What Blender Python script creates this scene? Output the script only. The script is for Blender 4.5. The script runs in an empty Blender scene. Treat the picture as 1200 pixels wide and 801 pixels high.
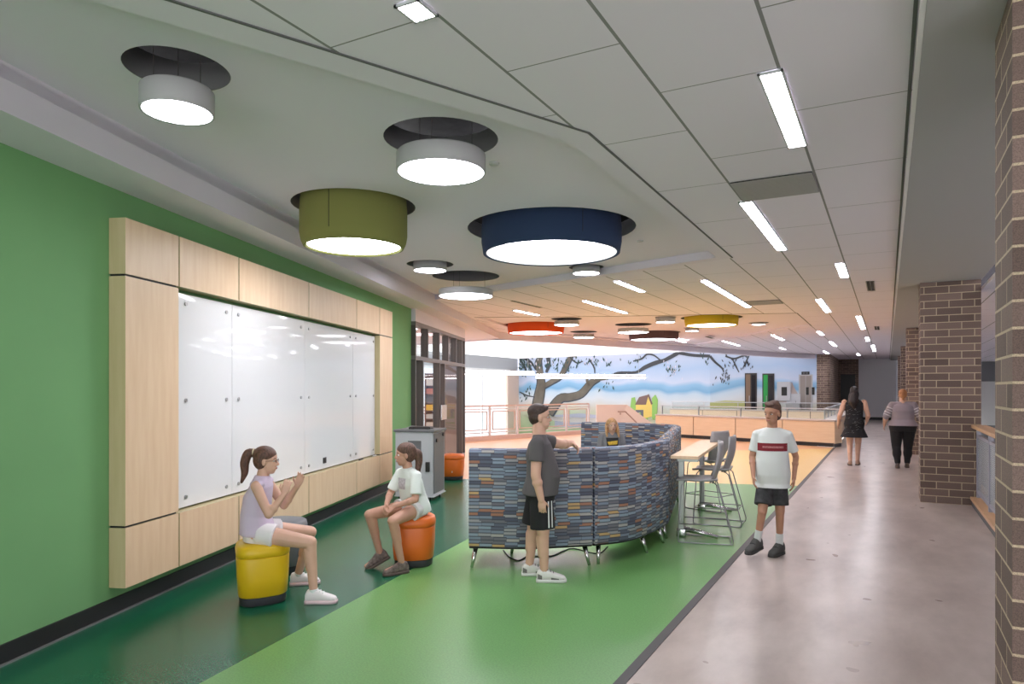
import bpy, bmesh, math, random
from mathutils import Vector, Matrix, Euler
from mathutils.geometry import tessellate_polygon
random.seed(7)
PI=math.pi
scn=bpy.context.scene
COL=scn.collection
# ---------------------------------------------------------------- camera frame
F=810.0; TH=math.atan(440/F); S,C=math.sin(TH),math.cos(TH); EYE=1.6; HY=456.0
def W(lat,D,z=0.0): return Vector((lat*C-D*S, lat*S+D*C, z))
def gp(u,v,z=0.0):
    D=F*(z-EYE)/(HY-v); return W((u-600)/F*D,D,z)
def at(u,v,D): return W((u-600)/F*D,D,EYE+(HY-v)*D/F)
def onplane(u,v,P0,P1):
    """point where the sight line (u,v) meets the vertical plane through P0,P1"""
    d=W((u-600)/F,1); e=Vector((P1[0]-P0[0],P1[1]-P0[1])).normalized(); n=Vector((-e.y,e.x))
    D=(P0[0]*n.x+P0[1]*n.y)/(d.x*n.x+d.y*n.y)
    return W((u-600)/F*D,D,EYE+(HY-v)*D/F)
A1=math.radians(20.42)
dW=Vector((-math.sin(A1),math.cos(A1),0)); nW=Vector((math.cos(A1),math.sin(A1),0))
def wl(t,off,z=0.0): p=dW*t-nW*off; return Vector((p.x,p.y,z))
def tw(u,off):
    p=onplane(u,HY,wl(0,off),wl(1,off)); return p.dot(dW)
def zw(u,v,off): return onplane(u,v,wl(0,off),wl(1,off)).z
# ---------------------------------------------------------------- materials
MATS={}
def mat(name,col,rough=.5,metal=0,emit=None,es=0,noise=0,nscale=20,bump=0,bscale=200,spec=.5,coat=0,alpha=None,trans=0,sheen=0):
    if name in MATS: return MATS[name]
    m=bpy.data.materials.new(name); m.use_nodes=True; nt=m.node_tree; b=nt.nodes['Principled BSDF']
    b.inputs['Base Color'].default_value=(*col,1); b.inputs['Roughness'].default_value=rough
    b.inputs['Metallic'].default_value=metal; b.inputs['Specular IOR Level'].default_value=spec
    if coat: b.inputs['Coat Weight'].default_value=coat; b.inputs['Coat Roughness'].default_value=.08
    if trans: b.inputs['Transmission Weight'].default_value=trans
    if alpha is not None: b.inputs['Alpha'].default_value=alpha
    if emit: b.inputs['Emission Color'].default_value=(*emit,1); b.inputs['Emission Strength'].default_value=es
    if noise or bump:
        tc=nt.nodes.new('ShaderNodeTexCoord')
    if noise:
        n=nt.nodes.new('ShaderNodeTexNoise'); n.inputs['Scale'].default_value=nscale; n.inputs['Detail'].default_value=4
        nt.links.new(tc.outputs['Object'],n.inputs['Vector'])
        r=nt.nodes.new('ShaderNodeValToRGB'); r.color_ramp.elements[0].position=.3; r.color_ramp.elements[1].position=.7
        r.color_ramp.elements[0].color=(*[c*(1-noise) for c in col],1); r.color_ramp.elements[1].color=(*[min(1,c*(1+noise)) for c in col],1)
        nt.links.new(n.outputs['Fac'],r.inputs['Fac']); nt.links.new(r.outputs['Color'],b.inputs['Base Color'])
    if bump:
        n2=nt.nodes.new('ShaderNodeTexNoise'); n2.inputs['Scale'].default_value=bscale
        nt.links.new(tc.outputs['Object'],n2.inputs['Vector'])
        bp=nt.nodes.new('ShaderNodeBump'); bp.inputs['Strength'].default_value=bump; bp.inputs['Distance'].default_value=.01
        nt.links.new(n2.outputs['Fac'],bp.inputs['Height']); nt.links.new(bp.outputs['Normal'],b.inputs['Normal'])
    MATS[name]=m; return m
def srgb(r,g,b):
    f=lambda c:(c/255/12.92 if c/255<=.04045 else ((c/255+.055)/1.055)**2.4)
    return (f(r),f(g),f(b))
class NG:
    """little node helper"""
    def __init__(s,m): s.nt=m.node_tree; s.b=s.nt.nodes['Principled BSDF']
    def n(s,t,**k):
        x=s.nt.nodes.new(t)
        for a,v in k.items(): setattr(x,a,v)
        return x
    def l(s,a,b): s.nt.links.new(a,b)
    def m(s,op,a,b=None,c=None):
        x=s.nt.nodes.new('ShaderNodeMath'); x.operation=op
        for i,v in enumerate((a,b,c)):
            if v is None: continue
            if isinstance(v,(int,float)): x.inputs[i].default_value=v
            else: s.l(v,x.inputs[i])
        return x.outputs[0]
def ramp(g,fac,stops,const=False):
    r=g.n('ShaderNodeValToRGB'); cr=r.color_ramp
    if const: cr.interpolation='CONSTANT'
    while len(cr.elements)<len(stops): cr.elements.new(.5)
    for e,(p,c) in zip(cr.elements,stops): e.position=p; e.color=(*c,1)
    g.l(fac,r.inputs['Fac']); return r.outputs['Color']
def brick_mat():
    m=mat('brick',(.1,.08,.07),.85); g=NG(m)
    tc=g.n('ShaderNodeNewGeometry'); sp=g.n('ShaderNodeSeparateXYZ'); g.l(tc.outputs['Position'],sp.inputs[0])
    sn=g.n('ShaderNodeSeparateXYZ'); g.l(tc.outputs['Normal'],sn.inputs[0])
    k=g.m('GREATER_THAN',g.m('ABSOLUTE',sn.outputs[0]),.5)
    u=g.m('ADD',g.m('MULTIPLY',sp.outputs[1],k),g.m('MULTIPLY',g.m('ADD',sp.outputs[0],.145),g.m('SUBTRACT',1,k)))
    cb=g.n('ShaderNodeCombineXYZ'); g.l(u,cb.inputs[0]); g.l(sp.outputs[2],cb.inputs[1])
    br=g.n('ShaderNodeTexBrick'); g.l(cb.outputs[0],br.inputs['Vector'])
    br.inputs['Scale'].default_value=1; br.inputs['Brick Width'].default_value=.3; br.inputs['Row Height'].default_value=.1016
    br.inputs['Mortar Size'].default_value=.0055; br.inputs['Mortar Smooth'].default_value=.1; br.inputs['Bias'].default_value=0
    br.inputs['Color1'].default_value=(*srgb(134,114,106),1); br.inputs['Color2'].default_value=(*srgb(104,87,80),1)
    br.inputs['Mortar'].default_value=(*srgb(196,178,152),1)
    no=g.n('ShaderNodeTexNoise'); no.inputs['Scale'].default_value=220; g.l(tc.outputs['Position'],no.inputs['Vector'])
    mx=g.n('ShaderNodeMixRGB',blend_type='MULTIPLY'); mx.inputs[0].default_value=.8
    g.l(br.outputs['Color'],mx.inputs[1]); g.l(ramp(g,no.outputs['Fac'],[(.3,(.55,.55,.55)),(.62,(1.15,1.12,1.1))]),mx.inputs[2])
    g.l(mx.outputs[0],g.b.inputs['Base Color'])
    bp=g.n('ShaderNodeBump'); bp.inputs['Strength'].default_value=.6; bp.inputs['Distance'].default_value=.01; bp.invert=True
    g.l(br.outputs['Fac'],bp.inputs['Height']); g.l(bp.outputs['Normal'],g.b.inputs['Normal'])
    return m
def sofa_mat():
    m=mat('patterned_upholstery',(.1,.1,.1),.75); g=NG(m)
    uv=g.n('ShaderNodeUVMap'); sp=g.n('ShaderNodeSeparateXYZ'); g.l(uv.outputs[0],sp.inputs[0])
    w0=g.n('ShaderNodeTexWhiteNoise',noise_dimensions='1D'); g.l(g.m('FLOOR',g.m('DIVIDE',sp.outputs[1],.0465)),w0.inputs['W'])
    cu=g.m('ADD',g.m('DIVIDE',sp.outputs[0],.115),g.m('MULTIPLY',w0.outputs['Value'],.3)); ci=g.m('FLOOR',cu)
    wn=g.n('ShaderNodeTexWhiteNoise',noise_dimensions='1D'); g.l(ci,wn.inputs['W'])
    # every column is shifted and drifts slightly, bars are about 28 mm high
    cv=g.m('ADD',g.m('DIVIDE',sp.outputs[1],.031),g.m('MULTIPLY',wn.outputs['Value'],7.0)); ri=g.m('FLOOR',cv); rf=g.m('FRACT',cv)
    cb=g.n('ShaderNodeCombineXYZ'); g.l(ci,cb.inputs[0]); g.l(ri,cb.inputs[1])
    w2=g.n('ShaderNodeTexWhiteNoise',noise_dimensions='2D'); g.l(cb.outputs[0],w2.inputs['Vector'])
    colr=ramp(g,w2.outputs['Value'],[(0,srgb(128,140,158)),(.15,srgb(96,102,120)),(.3,srgb(158,158,164)),(.42,srgb(114,114,124)),(.54,srgb(142,158,176)),(.64,srgb(176,172,170)),(.73,srgb(84,88,106)),(.82,srgb(166,118,98)),(.88,srgb(198,164,116)),(.93,srgb(132,144,166))],True)
    dk=g.m('LESS_THAN',rf,.24)
    fc=g.m('FRACT',cu); dk2=g.m('LESS_THAN',fc,.02)
    d=g.m('MAXIMUM',dk,dk2)
    mx=g.n('ShaderNodeMixRGB'); g.l(d,mx.inputs[0]); g.l(colr,mx.inputs[1]); mx.inputs[2].default_value=(*srgb(70,70,84),1)
    g.l(mx.outputs[0],g.b.inputs['Base Color'])
    return m
def tile_mat():
    m=mat('ceiling_tile',(.80,.765,.85),.9); g=NG(m)
    tc=g.n('ShaderNodeNewGeometry'); sp=g.n('ShaderNodeSeparateXYZ'); g.l(tc.outputs['Position'],sp.inputs[0])
    u=g.m('DIVIDE',g.m('ADD',sp.outputs[0],.475+6.07),.607); ui=g.m('FLOOR',u); uf=g.m('FRACT',u)
    odd=g.m('MODULO',ui,2.0)
    v=g.m('ADD',g.m('DIVIDE',g.m('SUBTRACT',sp.outputs[1],4.27-12.2),1.22),g.m('MULTIPLY',odd,.5)); vf=g.m('FRACT',v)
    lu=g.m('LESS_THAN',g.m('MINIMUM',uf,g.m('SUBTRACT',1,uf)),.014)
    lv=g.m('LESS_THAN',g.m('MINIMUM',vf,g.m('SUBTRACT',1,vf)),.0035)
    li=g.m('MAXIMUM',lu,lv)
    mx=g.n('ShaderNodeMixRGB'); g.l(li,mx.inputs[0]); mx.inputs[1].default_value=(.82,.775,.86,1); mx.inputs[2].default_value=(.26,.26,.26,1)
    g.l(mx.outputs[0],g.b.inputs['Base Color'])
    return m
def wood_mat(name,c1,c2,ax=2):
    m=mat(name,c1,.42); g=NG(m)
    tc=g.n('ShaderNodeTexCoord'); mp=g.n('ShaderNodeMapping'); sc=[7,7,7]; sc[ax]=.7; mp.inputs['Scale'].default_value=sc
    g.l(tc.outputs['Object'],mp.inputs[0]); n=g.n('ShaderNodeTexNoise'); n.inputs['Scale'].default_value=3; n.inputs['Detail'].default_value=8
    g.l(mp.outputs[0],n.inputs['Vector']); g.l(ramp(g,n.outputs['Fac'],[(.3,c1),(.7,c2)]),g.b.inputs['Base Color'])
    return m
def concrete_mat():
    m=mat('polished_concrete',(.3,.27,.25),.25); g=NG(m)
    tc=g.n('ShaderNodeNewGeometry')
    n=g.n('ShaderNodeTexNoise'); n.inputs['Scale'].default_value=1.3; n.inputs['Detail'].default_value=8; n.inputs['Roughness'].default_value=.62
    mp=g.n('ShaderNodeMapping'); mp.inputs['Scale'].default_value=(1.5,.62,1); mp.inputs['Rotation'].default_value=(0,0,-.15); g.l(tc.outputs['Position'],mp.inputs[0])
    g.l(mp.outputs[0],n.inputs['Vector'])
    g.l(ramp(g,n.outputs['Fac'],[(.34,srgb(160,146,140)),(.5,srgb(180,166,159)),(.66,srgb(196,182,175))]),g.b.inputs['Base Color'])
    n2=g.n('ShaderNodeTexNoise'); n2.inputs['Scale'].default_value=4; g.l(tc.outputs['Position'],n2.inputs['Vector'])
    mr=g.n('ShaderNodeMapRange'); mr.inputs['To Min'].default_value=.26; mr.inputs['To Max'].default_value=.31; g.b.inputs['Specular IOR Level'].default_value=.4; g.l(n2.outputs['Fac'],mr.inputs[0]); g.l(mr.outputs[0],g.b.inputs['Roughness'])
    return m
def vinyl(name,c,r=.32):
    m=mat(name,c,r); g=NG(m); tc=g.n('ShaderNodeNewGeometry')
    n=g.n('ShaderNodeTexNoise'); n.inputs['Scale'].default_value=90; n.inputs['Detail'].default_value=3; g.l(tc.outputs['Position'],n.inputs['Vector'])
    g.l(ramp(g,n.outputs['Fac'],[(.35,tuple(x*.86 for x in c)),(.65,tuple(min(1,x*1.12) for x in c))]),g.b.inputs['Base Color'])
    return m
def wavy_sky(name,warm=1.0):
    """painted landscape of the mural: sky, blue hills, pale fields"""
    m=mat(name,(.6,.7,.8),.7); g=NG(m); tc=g.n('ShaderNodeNewGeometry'); sp=g.n('ShaderNodeSeparateXYZ'); g.l(tc.outputs['Position'],sp.inputs[0])
    n=g.n('ShaderNodeTexNoise'); n.inputs['Scale'].default_value=.33; n.inputs['Detail'].default_value=2
    mp=g.n('ShaderNodeMapping'); mp.inputs['Scale'].default_value=(1,1,.6); g.l(tc.outputs['Position'],mp.inputs[0]); g.l(mp.outputs[0],n.inputs['Vector'])
    z=g.m('ADD',sp.outputs[2],g.m('MULTIPLY',g.m('SUBTRACT',n.outputs['Fac'],.5),1.7))
    f=g.m('DIVIDE',g.m('ADD',z,1.0),5.0)
    c=ramp(g,f,[(0,srgb(150,176,130)),(.2,srgb(196,206,170)),(.32,srgb(212,205,190)),(.42,srgb(214,220,226)),(.49,srgb(196,214,228)),(.53,srgb(128,176,212)),(.58,srgb(150,192,224)),(.62,srgb(204,214,236)),(.74,srgb(178,202,232)),(.9,srgb(206,212,232))])
    g.l(c,g.b.inputs['Base Color']); return m
M={}
M['white_ceiling']=mat('white_gypsum',(.78,.735,.82),.9)
M['tile']=tile_mat(); M['brick']=brick_mat(); M['sofa']=sofa_mat()
M['green']=mat('green_wall_paint',srgb(120,172,114),.75,noise=.03,nscale=2)
M['maple']=wood_mat('maple_veneer',srgb(232,199,162),srgb(241,212,178))
M['maple_side']=wood_mat('maple_edge',srgb(196,180,136),srgb(206,190,150))
M['cabwood']=wood_mat('cabinet_maple',srgb(232,204,170),srgb(240,214,182),0)
M['oak']=wood_mat('oak_rail',srgb(196,152,112),srgb(214,172,130),1)
M['black']=mat('black_rubber',(.018,.018,.02),.5)
M['darkgrey']=mat('dark_bronze_metal',srgb(86,80,78),.45,metal=.2)
M['grey']=mat('grey_paint',(.42,.42,.42),.8)
M['ltgrey']=mat('light_grey_laminate',srgb(196,198,202),.5)
M['midgrey']=mat('mid_grey_laminate',srgb(112,112,114),.55)
M['chrome']=mat('brushed_chrome',(.72,.72,.73),.22,metal=1)
M['wire']=mat('steel_wire',(.36,.37,.38),.3,metal=.9)
M['drum']=mat('grey_drum_metal',(.46,.46,.47),.6)
M['collar']=mat('ceiling_collar',(.26,.26,.26),.9)
M['plenum']=mat('dark_plenum',(.012,.012,.012),.9,noise=.8,nscale=9)
M['lamp']=mat('lamp_diffuser',(.9,.9,.9),.6,emit=(.965,.95,1.03),es=16)
M['lampdim']=mat('lamp_diffuser_soft',(.9,.9,.9),.6,emit=(.965,.95,1.05),es=9.0)
M['linear']=mat('linear_diffuser',(.9,.9,.9),.6,emit=(.97,.95,1.03),es=31)
M['glassboard']=mat('white_glass_board',(.84,.84,.85),.04,spec=.22)
M['steel']=mat('satin_steel',(.5,.5,.51),.35,metal=.9)
M['stoolgrey']=mat('grey_plastic_shell',srgb(168,166,168),.42)
M['yellowv']=mat('yellow_vinyl',srgb(222,184,24),.4,bump=.05)
M['orangev']=mat('orange_vinyl',srgb(222,108,34),.42,bump=.05)
M['greyv']=mat('grey_vinyl',srgb(112,114,118),.45)
M['charcoalv']=mat('charcoal_base',srgb(58,58,62),.6)
M['f_green']=mat('olive_felt',srgb(132,134,74),.95,bump=.2,bscale=300)
M['f_navy']=mat('navy_felt',srgb(44,62,94),.95,bump=.2,bscale=300)
M['f_orange']=mat('orange_felt',srgb(222,84,30),.95,bump=.2,bscale=300)
M['f_brown']=mat('plum_felt',srgb(92,72,78),.95,bump=.2,bscale=300)
M['f_yellow']=mat('mustard_felt',srgb(204,176,40),.95,bump=.2,bscale=300)
M['railpink']=mat('rail_painted_metal',srgb(216,204,200),.5)
M['parapet']=mat('stair_parapet_paint',srgb(226,200,184),.8)
M['whitewall']=mat('white_wall_paint',(.78,.78,.78),.85)
M['greywall']=mat('grey_wall_paint',srgb(138,140,144),.85)
M['mesh']=mat('perforated_metal',srgb(170,176,182),.5,metal=.3)
M['railgrey']=mat('rail_grey_metal',srgb(160,160,172),.45,metal=.2)
M['sill']=mat('counter_cap',srgb(206,190,182),.4)
M['plasticblack']=mat('black_plastic',(.02,.02,.02),.35)
def glass_mat():
    m=bpy.data.materials.new('clear_glass'); m.use_nodes=True; nt=m.node_tree
    for n in list(nt.nodes): nt.nodes.remove(n)
    o=nt.nodes.new('ShaderNodeOutputMaterial'); mx=nt.nodes.new('ShaderNodeMixShader'); t=nt.nodes.new('ShaderNodeBsdfTransparent'); gl=nt.nodes.new('ShaderNodeBsdfGlossy')
    gl.inputs['Roughness'].default_value=.03; t.inputs['Color'].default_value=(.93,.96,.96,1); fr=nt.nodes.new('ShaderNodeFresnel'); fr.inputs[0].default_value=1.16
    ge=nt.nodes.new('ShaderNodeNewGeometry'); iv=nt.nodes.new('ShaderNodeMath'); iv.operation='SUBTRACT'; iv.inputs[0].default_value=1; nt.links.new(ge.outputs['Backfacing'],iv.inputs[1]); mu=nt.nodes.new('ShaderNodeMath'); mu.operation='MULTIPLY'; nt.links.new(fr.outputs[0],mu.inputs[0]); nt.links.new(iv.outputs[0],mu.inputs[1]); nt.links.new(mu.outputs[0],mx.inputs[0]); nt.links.new(t.outputs[0],mx.inputs[1]); nt.links.new(gl.outputs[0],mx.inputs[2]); nt.links.new(mx.outputs[0],o.inputs[0]); return m
M['glass']=glass_mat()
# ---------------------------------------------------------------- mesh helpers
def new(): return bmesh.new()
def obj(name,bm,m,parent=None,smooth=False,matw=None):
    me=bpy.data.meshes.new(name); bmesh.ops.recalc_face_normals(bm,faces=bm.faces[:]); bm.to_mesh(me); bm.free()
    for x in (m if isinstance(m,(list,tuple)) else [m]): me.materials.append(x)
    if smooth:
        for p in me.polygons: p.use_smooth=True
    o=bpy.data.objects.new(name,me); COL.objects.link(o)
    if parent: o.parent=parent
    if matw is not None: o.matrix_local=matw
    return o
def tag(o,label,cat,group=None,kind=None):
    o['label']=label; o['category']=cat
    if group: o['group']=group
    if kind: o['kind']=kind
    return o
def thing(name,label,cat,loc=(0,0,0),rz=0,group=None):
    o=bpy.data.objects.new(name,None); COL.objects.link(o); o.location=loc; o.rotation_euler=(0,0,rz); o.empty_display_size=.1
    return tag(o,label,cat,group)
def struct(name,bm,m,label=None,parent=None,smooth=False):
    o=obj(name,bm,m,parent,smooth)
    if not parent: o['kind']='structure'
    if label: o['label']=label
    return o
def dup(r,loc,rz,label,group=None):
    c=r.copy(); COL.objects.link(c); c.location=loc; c.rotation_euler=(0,0,rz); c['label']=label
    if group: c['group']=group
    for ch in list(r.children):
        d=ch.copy(); COL.objects.link(d); d.parent=c
        for g in list(ch.children):
            e=g.copy(); COL.objects.link(e); e.parent=d
    return c
def box(bm,x0,x1,y0,y1,z0,z1,bev=0):
    r=bmesh.ops.create_cube(bm,size=1); vs=r['verts']
    for v in vs: v.co=Vector(((x0+x1)/2+v.co.x*(x1-x0),(y0+y1)/2+v.co.y*(y1-y0),(z0+z1)/2+v.co.z*(z1-z0)))
    if bev:
        es=list({e for v in vs for e in v.link_edges}); bmesh.ops.bevel(bm,geom=es,offset=bev,segments=2,affect='EDGES',profile=.5)
    return bm
def prism(bm,pts,z0,z1,mi=0):
    a=[bm.verts.new((p[0],p[1],z0)) for p in pts]; b=[bm.verts.new((p[0],p[1],z1)) for p in pts]; n=len(pts)
    fs=[bm.faces.new(a[::-1]),bm.faces.new(b)]
    for i in range(n): fs.append(bm.faces.new((a[i],a[(i+1)%n],b[(i+1)%n],b[i])))
    for f in fs: f.material_index=mi
    return bm
def wallseg(bm,p0,p1,z0,z1,th,side=1):
    """upright slab from p0 to p1, th thick to the left of the direction (side=1)"""
    d=Vector((p1[0]-p0[0],p1[1]-p0[1],0)).normalized(); n=Vector((-d.y,d.x,0))*th*side
    return prism(bm,[Vector(p0[:2]+(0,)) if isinstance(p0,tuple) else Vector((p0.x,p0.y,0)),Vector((p1[0],p1[1],0)),Vector((p1[0],p1[1],0))+n,Vector((p0[0],p0[1],0))+n],z0,z1)
def bar(bm,a,b,w,h=None,up=Vector((0,0,1))):
    h=h or w; a=Vector(a); b=Vector(b); d=(b-a).normalized()
    if abs(d.dot(up))>.98: up=Vector((1,0,0))
    s=d.cross(up).normalized()*w/2; t=s.cross(d).normalized()*h/2
    v=[bm.verts.new(p) for p in (a-s-t,a+s-t,a+s+t,a-s+t,b-s-t,b+s-t,b+s+t,b-s+t)]
    for f in ((0,1,2,3),(7,6,5,4),(0,4,5,1),(1,5,6,2),(2,6,7,3),(3,7,4,0)): bm.faces.new([v[i] for i in f])
def tube(bm,pts,r,n=8):
    pts=[Vector(p) for p in pts]; rs=r if isinstance(r,(list,tuple)) else [r]*len(pts); prev=None; rings=[]
    ref=None
    for i,p in enumerate(pts):
        d=(pts[min(i+1,len(pts)-1)]-pts[max(i-1,0)]).normalized()
        if ref is None: ref=d.orthogonal().normalized()
        ref=(ref-d*ref.dot(d)).normalized(); t=d.cross(ref)
        rings.append([bm.verts.new(p+(ref*math.cos(a)+t*math.sin(a))*rs[i]) for a in [2*PI*k/n for k in range(n)]])
    for a,b in zip(rings,rings[1:]):
        for k in range(n): bm.faces.new((a[k],a[(k+1)%n],b[(k+1)%n],b[k]))
    bm.faces.new(rings[0][::-1]); bm.faces.new(rings[-1])
def catmull(P,n=8):
    P=[Vector(p) for p in P]; out=[]
    for i in range(len(P)-1):
        p0=P[i-1] if i else P[0]*2-P[1]; p1,p2=P[i],P[i+1]; p3=P[i+2] if i+2<len(P) else P[-1]*2-P[-2]
        for k in range(n):
            t=k/n; out.append(.5*((2*p1)+(p2-p0)*t+(2*p0-5*p1+4*p2-p3)*t*t+(3*p1-p0-3*p2+p3)*t**3))
    out.append(P[-1]); return out
def lathe(bm,prof,n=48,cx=0,cy=0):
    rings=[]
    for r,z in prof: rings.append([bm.verts.new((cx+r*math.cos(2*PI*k/n),cy+r*math.sin(2*PI*k/n),z)) for k in range(n)] if r>1e-6 else [bm.verts.new((cx,cy,z))])
    for a,b in zip(rings,rings[1:]):
        for k in range(n):
            q=[a[k%len(a)],a[(k+1)%len(a)],b[(k+1)%len(b)],b[k%len(b)]]; q=[v for i,v in enumerate(q) if v not in q[:i]]
            if len(q)>2: bm.faces.new(q)
    return bm
def inpoly(p,P):
    r=False; n=len(P)
    for i in range(n):
        a,b=P[i],P[(i+1)%n]
        if (a[1]>p[1])!=(b[1]>p[1]) and p[0]<(b[0]-a[0])*(p[1]-a[1])/(b[1]-a[1])+a[0]: r=not r
    return r
def plate(bm,outer,holes,z):
    from mathutils.geometry import delaunay_2d_cdt
    vs=[];es=[]
    for pl in [outer]+holes:
        k=len(vs); n=len(pl); vs+=[Vector((p[0],p[1])) for p in pl]; es+=[(k+i,k+(i+1)%n) for i in range(n)]
    r=delaunay_2d_cdt(vs,es,[],0,1e-5); V=[bm.verts.new((p[0],p[1],z)) for p in r[0]]
    for f in r[2]:
        c=sum((r[0][i] for i in f),Vector((0,0)))/len(f)
        if inpoly(c,outer) and not any(inpoly(c,h) for h in holes): bm.faces.new([V[i] for i in f])
def circ(c,r,n=40): return [(c[0]+r*math.cos(2*PI*k/n),c[1]+r*math.sin(2*PI*k/n)) for k in range(n)]
# ================================================================ SETTING
ZT=3.20; ZG=3.29; ZS=3.03; ZR=3.11      # tile, recess, left soffit, right soffit
# ---- floor: concrete lane, vinyl zones
XB=-1.28
rail0=Vector((-11.4,17.7,0)); rail1=Vector((-9.5,23.3,0)); cab0=Vector((-7.0,23.2,0)); cab1=Vector((-1.28,21.04,0))
dgl=lambda y:-3.29+(y-2.49)*(-.63/3.63)
def lerp(a,b,t): return a+(b-a)*t
yb0=(XB,12.35); yb1=(dgl(11.4),11.4); yb2=(-9.0,10.3)
ob0=(XB,20.6); ob1=(-8.6,14.6)
bm=new()
def poly(pts,mi,z=0):
    f=bm.faces.new([bm.verts.new((p[0],p[1],z)) for p in pts]); f.material_index=mi
WF=wl(-4,3.7); WE=wl(18,3.7)
poly([(XB,-4),(3.2,-4),(3.2,3.3),(1.1,3.3),(1.1,27.9),(1.1,42),(XB,42)],0)
poly([(dgl(-4),-4),(XB,-4),(XB,12.35),yb1],1)
poly([(-2.46,-4),(dgl(-4),-4),yb1,(-5.2,11.28),(wl(11.9,3.7).x,wl(11.9,3.7).y)],2)
poly([yb0,(XB,20.6),ob1,(-5.2,11.28),yb1],3)
poly([ob0,(XB,21.04),(cab0.x,cab0.y),(rail1.x,rail1.y),(rail0.x,rail0.y),(-14,15.5),(-14,8.5),(wl(11.9,3.7).x,wl(11.9,3.7).y),(-5.2,11.28),ob1],4)
FLOOR=struct('floor',bm,[concrete_mat(),vinyl('light_green_vinyl',srgb(108,162,92)),vinyl('dark_green_vinyl',srgb(22,96,68),.25),vinyl('yellow_vinyl_floor',srgb(240,202,126)),vinyl('orange_vinyl_floor',srgb(232,178,134))],'floor of grey polished concrete and green, yellow and orange vinyl zones')
bm=new(); prism(bm,[(XB-.03,-4),(XB+.03,-4),(XB+.03,21),(XB-.03,21)],-.01,.004)
struct('trim_1',bm,mat('transition_strip',srgb(70,68,68),.5),'dark strip between concrete and vinyl')
bm=new(); prism(bm,[(-40,-4),(12,-4),(12,60),(-40,60)],-4.3,-4.2); struct('floor',bm,M['whitewall'],'lower storey floor seen through the opening')
# ---- left green wall, baseboard
bm=new(); wallseg(bm,wl(-4,3.5),wl(11.9,3.5),0,3.35,.2); struct('wall_left',bm,M['green'],'green painted wall')
bm=new(); wallseg(bm,wl(-4,3.484),wl(11.9,3.484),0.012,.12,.016); struct('baseboard_left',bm,M['black'],'black rubber base along the green wall')
bm=new(); wallseg(bm,wl(-4,3.47),wl(11.9,3.47),0.0,.012,.03); struct('trim_2',bm,mat('base_toe_highlight',srgb(120,120,120),.25),'toe of the rubber base, highlight painted in grey')  # highlight along the black toe is put into its grey colour
# ---- ceilings
def at_off(u,v,z): return gp(u,v,z)
near_in=gp(667,165,ZT); l1=gp(400,86,ZT); far_r=gp(840,301,ZT); far_m=gp(576,341,ZT)
def meet(p,d,off):   # p+d*k with .nW=-off
    k=(-off-p.dot(nW))/d.dot(nW); q=p+d*k; return q
d1=(l1-near_in); in0=meet(near_in,d1,3.09)
d2=(far_m-far_r); in_far=meet(far_r,d2,3.09)
REC1=[(in0.x,in0.y),(near_in.x,near_in.y),(-1.82,far_r.y),(in_far.x,in_far.y)]
g2=[gp(556,371.5,ZT),gp(700,370.5,ZT),gp(934,366.5,ZT),gp(951,381.5,ZT),gp(905,387,ZT)]
fa=Vector((-9.54,16.8,0)); fb=Vector((-3.96,32.5,0)); df=(fb-fa).normalized()
g2f=[fa+df*9.2, fa+df*.8]
soff_end=meet(fa,Vector((1,0,0))*1.0,3.09)
REC2=[(p.x,p.y) for p in g2]+[(g2f[0].x+.25,g2f[0].y),(g2f[1].x+.35,g2f[1].y)]
outer=[(-.0,-4),( .13,-4),(.13,42),(-3.9,42),(fb.x,fb.y),(fa.x,fa.y)]
s0=wl(18.0,3.09); s1=wl(-6,3.09)
# left limit follows the soffit line
tfa=fa.dot(dW); pL=wl(tfa-.2,3.09)
outer=[(.13,-4),(.13,42),(-3.0,42),(-3.0,33.5),(fb.x,fb.y),(fa.x,fa.y),(pL.x,pL.y),(in_far.x-.0005,in_far.y),(in0.x-.0005,in0.y),(wl(-4.5,3.09).x,-4)]
def inset(P,e):
    c=Vector((sum(p[0] for p in P)/len(P),sum(p[1] for p in P)/len(P))); return [tuple(Vector(p)+(c-Vector(p)).normalized()*e) for p in P]
H1=inset(REC1,.004); 
bm=new(); plate(bm,outer,[H1,REC2],ZT); TILE=struct('ceiling',bm,M['tile'],'grey acoustic tile ceiling')
# smooth border strips round the recess
bm=new(); o1=gp(400,63,ZT); o2=gp(690,155,ZT); oo=meet(o2,(o1-o2),3.09)
prism(bm,[(oo.x,oo.y),(o2.x,o2.y),(near_in.x,near_in.y),(in0.x,in0.y)],ZT-.006,ZT-.001)
prism(bm,[(o2.x,o2.y),(-1.66,far_r.y+.12),(-1.82,far_r.y),(near_in.x,near_in.y)],ZT-.006,ZT-.001)
prism(bm,[(-1.66,far_r.y+.12),(in_far.x,in_far.y+.12),(in_far.x,in_far.y),(-1.82,far_r.y)],ZT-.006,ZT-.001)
struct('trim_3',bm,M['white_ceiling'],'smooth border round the ceiling recess')
bm=new(); bar(bm,Vector((oo.x,oo.y,ZT-.004)),Vector((o2.x,o2.y,ZT-.004)),.016,.006); bar(bm,Vector((o2.x,o2.y,ZT-.004)),Vector((-1.655,far_r.y+.12,ZT-.004)),.016,.006); struct('trim_11',bm,mat('reveal',(.14,.14,.14),.9),'dark reveal between tiles and border')
bm=new()
for a_,b_ in zip(REC2,REC2[1:4]): bar(bm,Vector((*a_,ZT-.004)),Vector((*b_,ZT-.004)),.02,.006)
struct('trim_12',bm,MATS['reveal'],'dark reveal of the further recess')
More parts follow.
